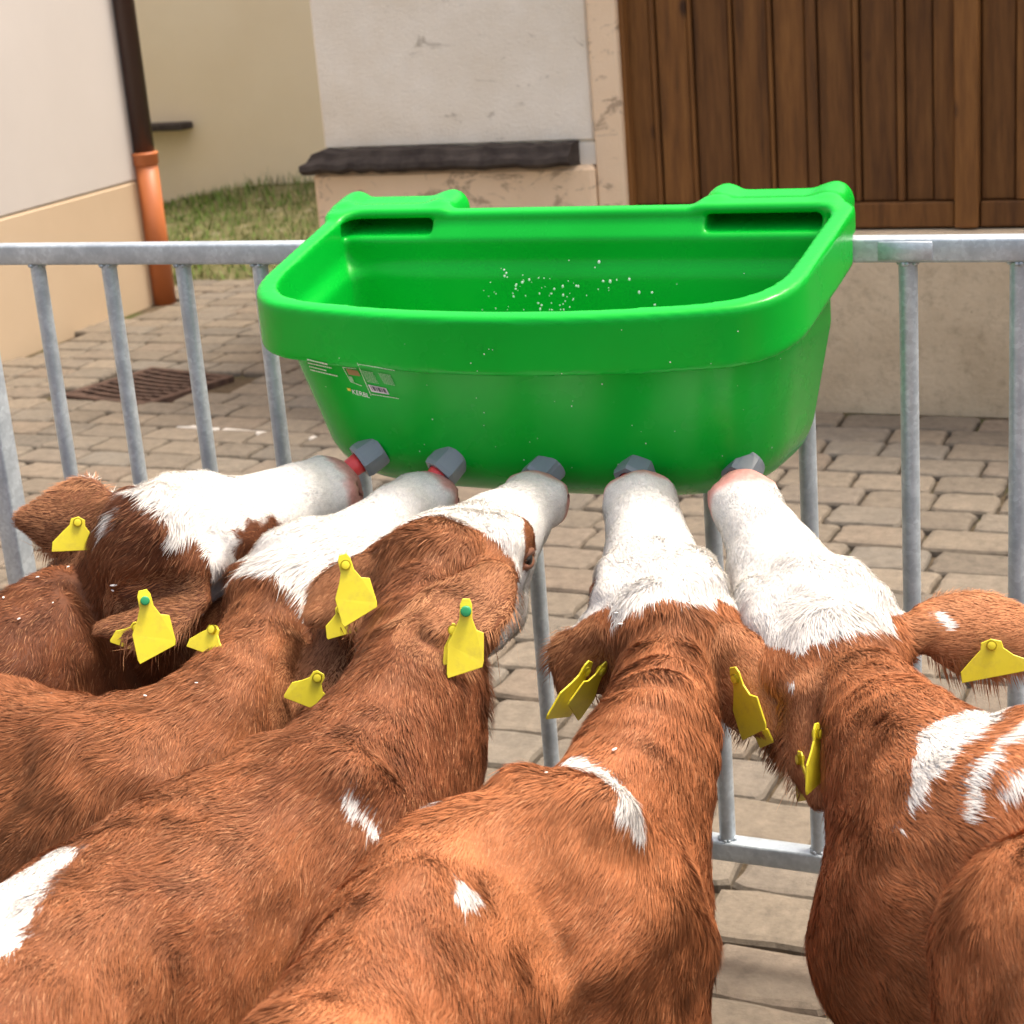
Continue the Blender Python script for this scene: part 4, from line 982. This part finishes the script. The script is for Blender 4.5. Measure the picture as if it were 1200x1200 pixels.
CALVES = [
 dict(drops=[(133, 686, .0026), (132, 692, .002), (10, 677, .002), (4, 700, .0018), (44, 676, .0015), (22, 725, .0016), (80, 664, .0015), (62, 706, .0012)], label='leftmost calf, white face in profile with brown eye patch, sucking the first teat', fat=1.16, nose=(418, 534, -.29), poll=(176, 590), roll=22, w0=.0, tone=-.12, curl=1.1, hairs=60000,
   tint=.72, spine=[(112, 640, .81, .088, .14), (25, 695, .79, .115, .17), (-70, 725, .775, .13, .17), ('w', -1.17, -.60, .775, .135, .185), ('w', -1.42, -.66, .78, .135, .185), ('w', -1.62, -.70, .79, .125, .165)], withers=2,
   eyepatch=[(.120, 1, -.040, .050, .034)],
   ears=[dict(s=-1, base=(136, 604), tip=(20, 606, .03), n=(.1, -.8, .5), w=.046), dict(s=1, base=(240, 694), tip=(116, 728, -.03), n=(.1, .1, 1), w=.040, cup=.026)],
   white=[[(128, 606, 9), (126, 618, 7)]],
   tags=[dict(e=0, top=(91, 612), bot=(88, 648), w=.028, square=1), dict(e=1, top=(170, 704), bot=(186, 772), w=.024, stud=1), dict(e=1, top=(160, 735), bot=(148, 757), w=.02, fwd=-.02)]),
 dict(drops=[(100, 786, .003), (112, 785, .0032), (90, 787, .002), (141, 784, .0026), (170, 815, .0016), (60, 812, .0012), (230, 800, .0012)], label='calf with long white face directly left of the centre calf, body stretching left', fat=1.16, nose=(517, 540, -.29), poll=(322, 672), roll=14, w0=-.005, tone=.0, hairs=78000,
   tint=.86, spine=[(262, 755, .785, .076, .10), (195, 800, .77, .105, .13), (115, 832, .76, .13, .17), ('w', -.80, -.84, .755, .140, .185), ('w', -1.05, -.86, .75, .138, .185), ('w', -1.25, -.87, .765, .125, .165)], withers=2,
   ears=[dict(s=-1, base=(292, 706), tip=(222, 738, .02), n=(-.1, -.7, .6), w=.032), dict(s=1, base=(396, 735, -.05), tip=(324, 834, -.08), n=(-.3, -.6, .6), w=.036)],
   tags=[dict(e=0, top=(250, 738), bot=(240, 762), w=.026, square=1, face=(.1, -.5, .8)), dict(e=1, top=(372, 794), bot=(352, 828), w=.022)]),
 dict(label='centre calf with brown poll, white forehead and a brown eye patch on its right cheek', fat=1.08, nose=(640, 540, -.285), poll=(500, 624), roll=4, w0=.05, tone=.12, hairs=95000,
   tint=.88, spine=[(484, 715, .85, .068, .09), (444, 785, .825, .085, .12), (358, 865, .81, .118, .165), ('w', -.165, -1.08, .80, .140, .185), ('w', -.195, -1.32, .805, .145, .185), ('w', -.21, -1.55, .815, .130, .165)], withers=2,
   eyepatch=[(.125, 1, -.040, .038, .032)],
   ears=[dict(s=-1, base=(440, 660, -.04), tip=(364, 716, -.03), n=(-.2, -.8, .5), w=.046), dict(s=1, base=(588, 668, -.075), tip=(508, 744, -.115), n=(.15, -.85, .45), w=.038, droop=.0, cup=.010)],
   white=[[(72, 1002, 26), (45, 1022, 34), (10, 1050, 36), (-20, 1090, 40)], [(412, 928, 4), (430, 950, 7), (446, 978, 3)], [(606, 770, 8), (615, 725, 15), (628, 680, 16)]],
   tags=[dict(e=0, top=(405, 662), bot=(424, 728), w=.021), dict(e=0, top=(400, 715), bot=(404, 746), w=.02, fwd=-.012), dict(e=1, top=(546, 716), bot=(545, 794), w=.0185, stud=1), dict(e=1, top=(531, 738), bot=(528, 780), w=.008, fwd=-.010)]),
 dict(drops=[(722, 718, .0014), (727, 731, .0018), (720, 878, .002), (640, 905, .001)], label='calf second from the right with its whole face white, seen from behind its head', fat=1.06, nose=(747, 536, -.292), poll=(778, 712), roll=0, w0=.008, tone=.22, hairs=95000,
   tint=1.2, slim=.80, spine=[(762, 785, .785, .062, .09), (724, 850, .775, .074, .12), (662, 905, .775, .092, .16), ('w', .045, -1.03, .77, .106, .185), ('w', .075, -1.27, .775, .113, .185), ('w', .105, -1.50, .79, .108, .165)], withers=2,
   eyepatch=[(.095, -1, -.052, .034, .026)],
   ears=[dict(s=-1, base=(708, 742), tip=(664, 812, .0), n=(.5, -.6, .5), w=.036), dict(s=1, base=(846, 744, -.03), tip=(910, 858, -.05), n=(.1, -.8, .4), w=.043)],
   white=[[(645, 882, 8), (680, 890, 13), (712, 912, 15), (738, 942, 12), (750, 968, 5)], [(520, 940, 4), (536, 924, 5)], [(545, 1040, 13), (542, 1050, 10)]],
   tags=[dict(e=0, top=(686, 786), bot=(652, 846), w=.026, face=(.8, .2, .4)), dict(e=0, top=(705, 786), bot=(668, 838), w=.022, face=(-.8, .3, .3)), dict(e=1, top=(863, 795), bot=(885, 866), w=.026, face=(-.6, -.6, .4)), dict(e=1, top=(885, 845), bot=(899, 876), w=.018, fwd=-.016, face=(-.7, -.5, .4))]),
 dict(label='rightmost drinking calf with white face and white streaks across its shoulder', fat=1.20, nose=(864, 535, -.292), poll=(992, 744), L=.335, roll=-4, w0=.008, tone=.26, hairs=90000,
   tint=1.2, slim=.85, spine=[(1046, 790, .78, .070, .10), (1104, 830, .795, .098, .14), (1180, 856, .805, .130, .18), ('w', .67, -.76, .805, .150, .19), ('w', .88, -.79, .80, .15, .19), ('w', 1.10, -.83, .80, .135, .17)], withers=2,
   eyepatch=[(.115, -1, -.05, .018, .012)],
   ears=[dict(s=-1, base=(944, 796, -.05), tip=(958, 934, -.07), n=(.0, -.8, .5), w=.031), dict(s=1, base=(1072, 730), tip=(1232, 742, -.02), n=(.1, -.7, .6), w=.044)],
   white=[[(1195, 826, 26), (1150, 838, 32), (1112, 856, 32), (1092, 888, 18), (1070, 930, 10), (1052, 968, 5)], [(1196, 850, 8), (1165, 870, 9), (1140, 905, 12), (1128, 950, 9)], [(1200, 912, 12), (1170, 922, 6)], [(1098, 722, 9), (1105, 732, 7)], [(927, 801, 5)]], spot_last=True,
   tags=[dict(e=0, top=(957, 860), bot=(956, 928), w=.022, face=(.95, -.12, .1)), dict(e=0, top=(938, 890), bot=(942, 942), w=.022, face=(-.7, -.5, .1), fwd=-.02), dict(e=1, top=(1162, 756), bot=(1167, 796), w=.036, square=1), ]),
 dict(label='light brown back of another calf in the lower right corner', tone=.38, hairs=60000, curl=.4, tint=1.28,
   spine=[('w', .555, -.97, .80, .10, .13), ('w', .64, -1.03, .825, .135, .18), ('w', .86, -1.19, .82, .14, .185), ('w', 1.10, -1.34, .82, .135, .185), ('w', 1.25, -1.40, .80, .10, .17)], withers=4, rear=0),
]
def run_calves():
    for c in CALVES:
        build_calf(c)
run_calves()
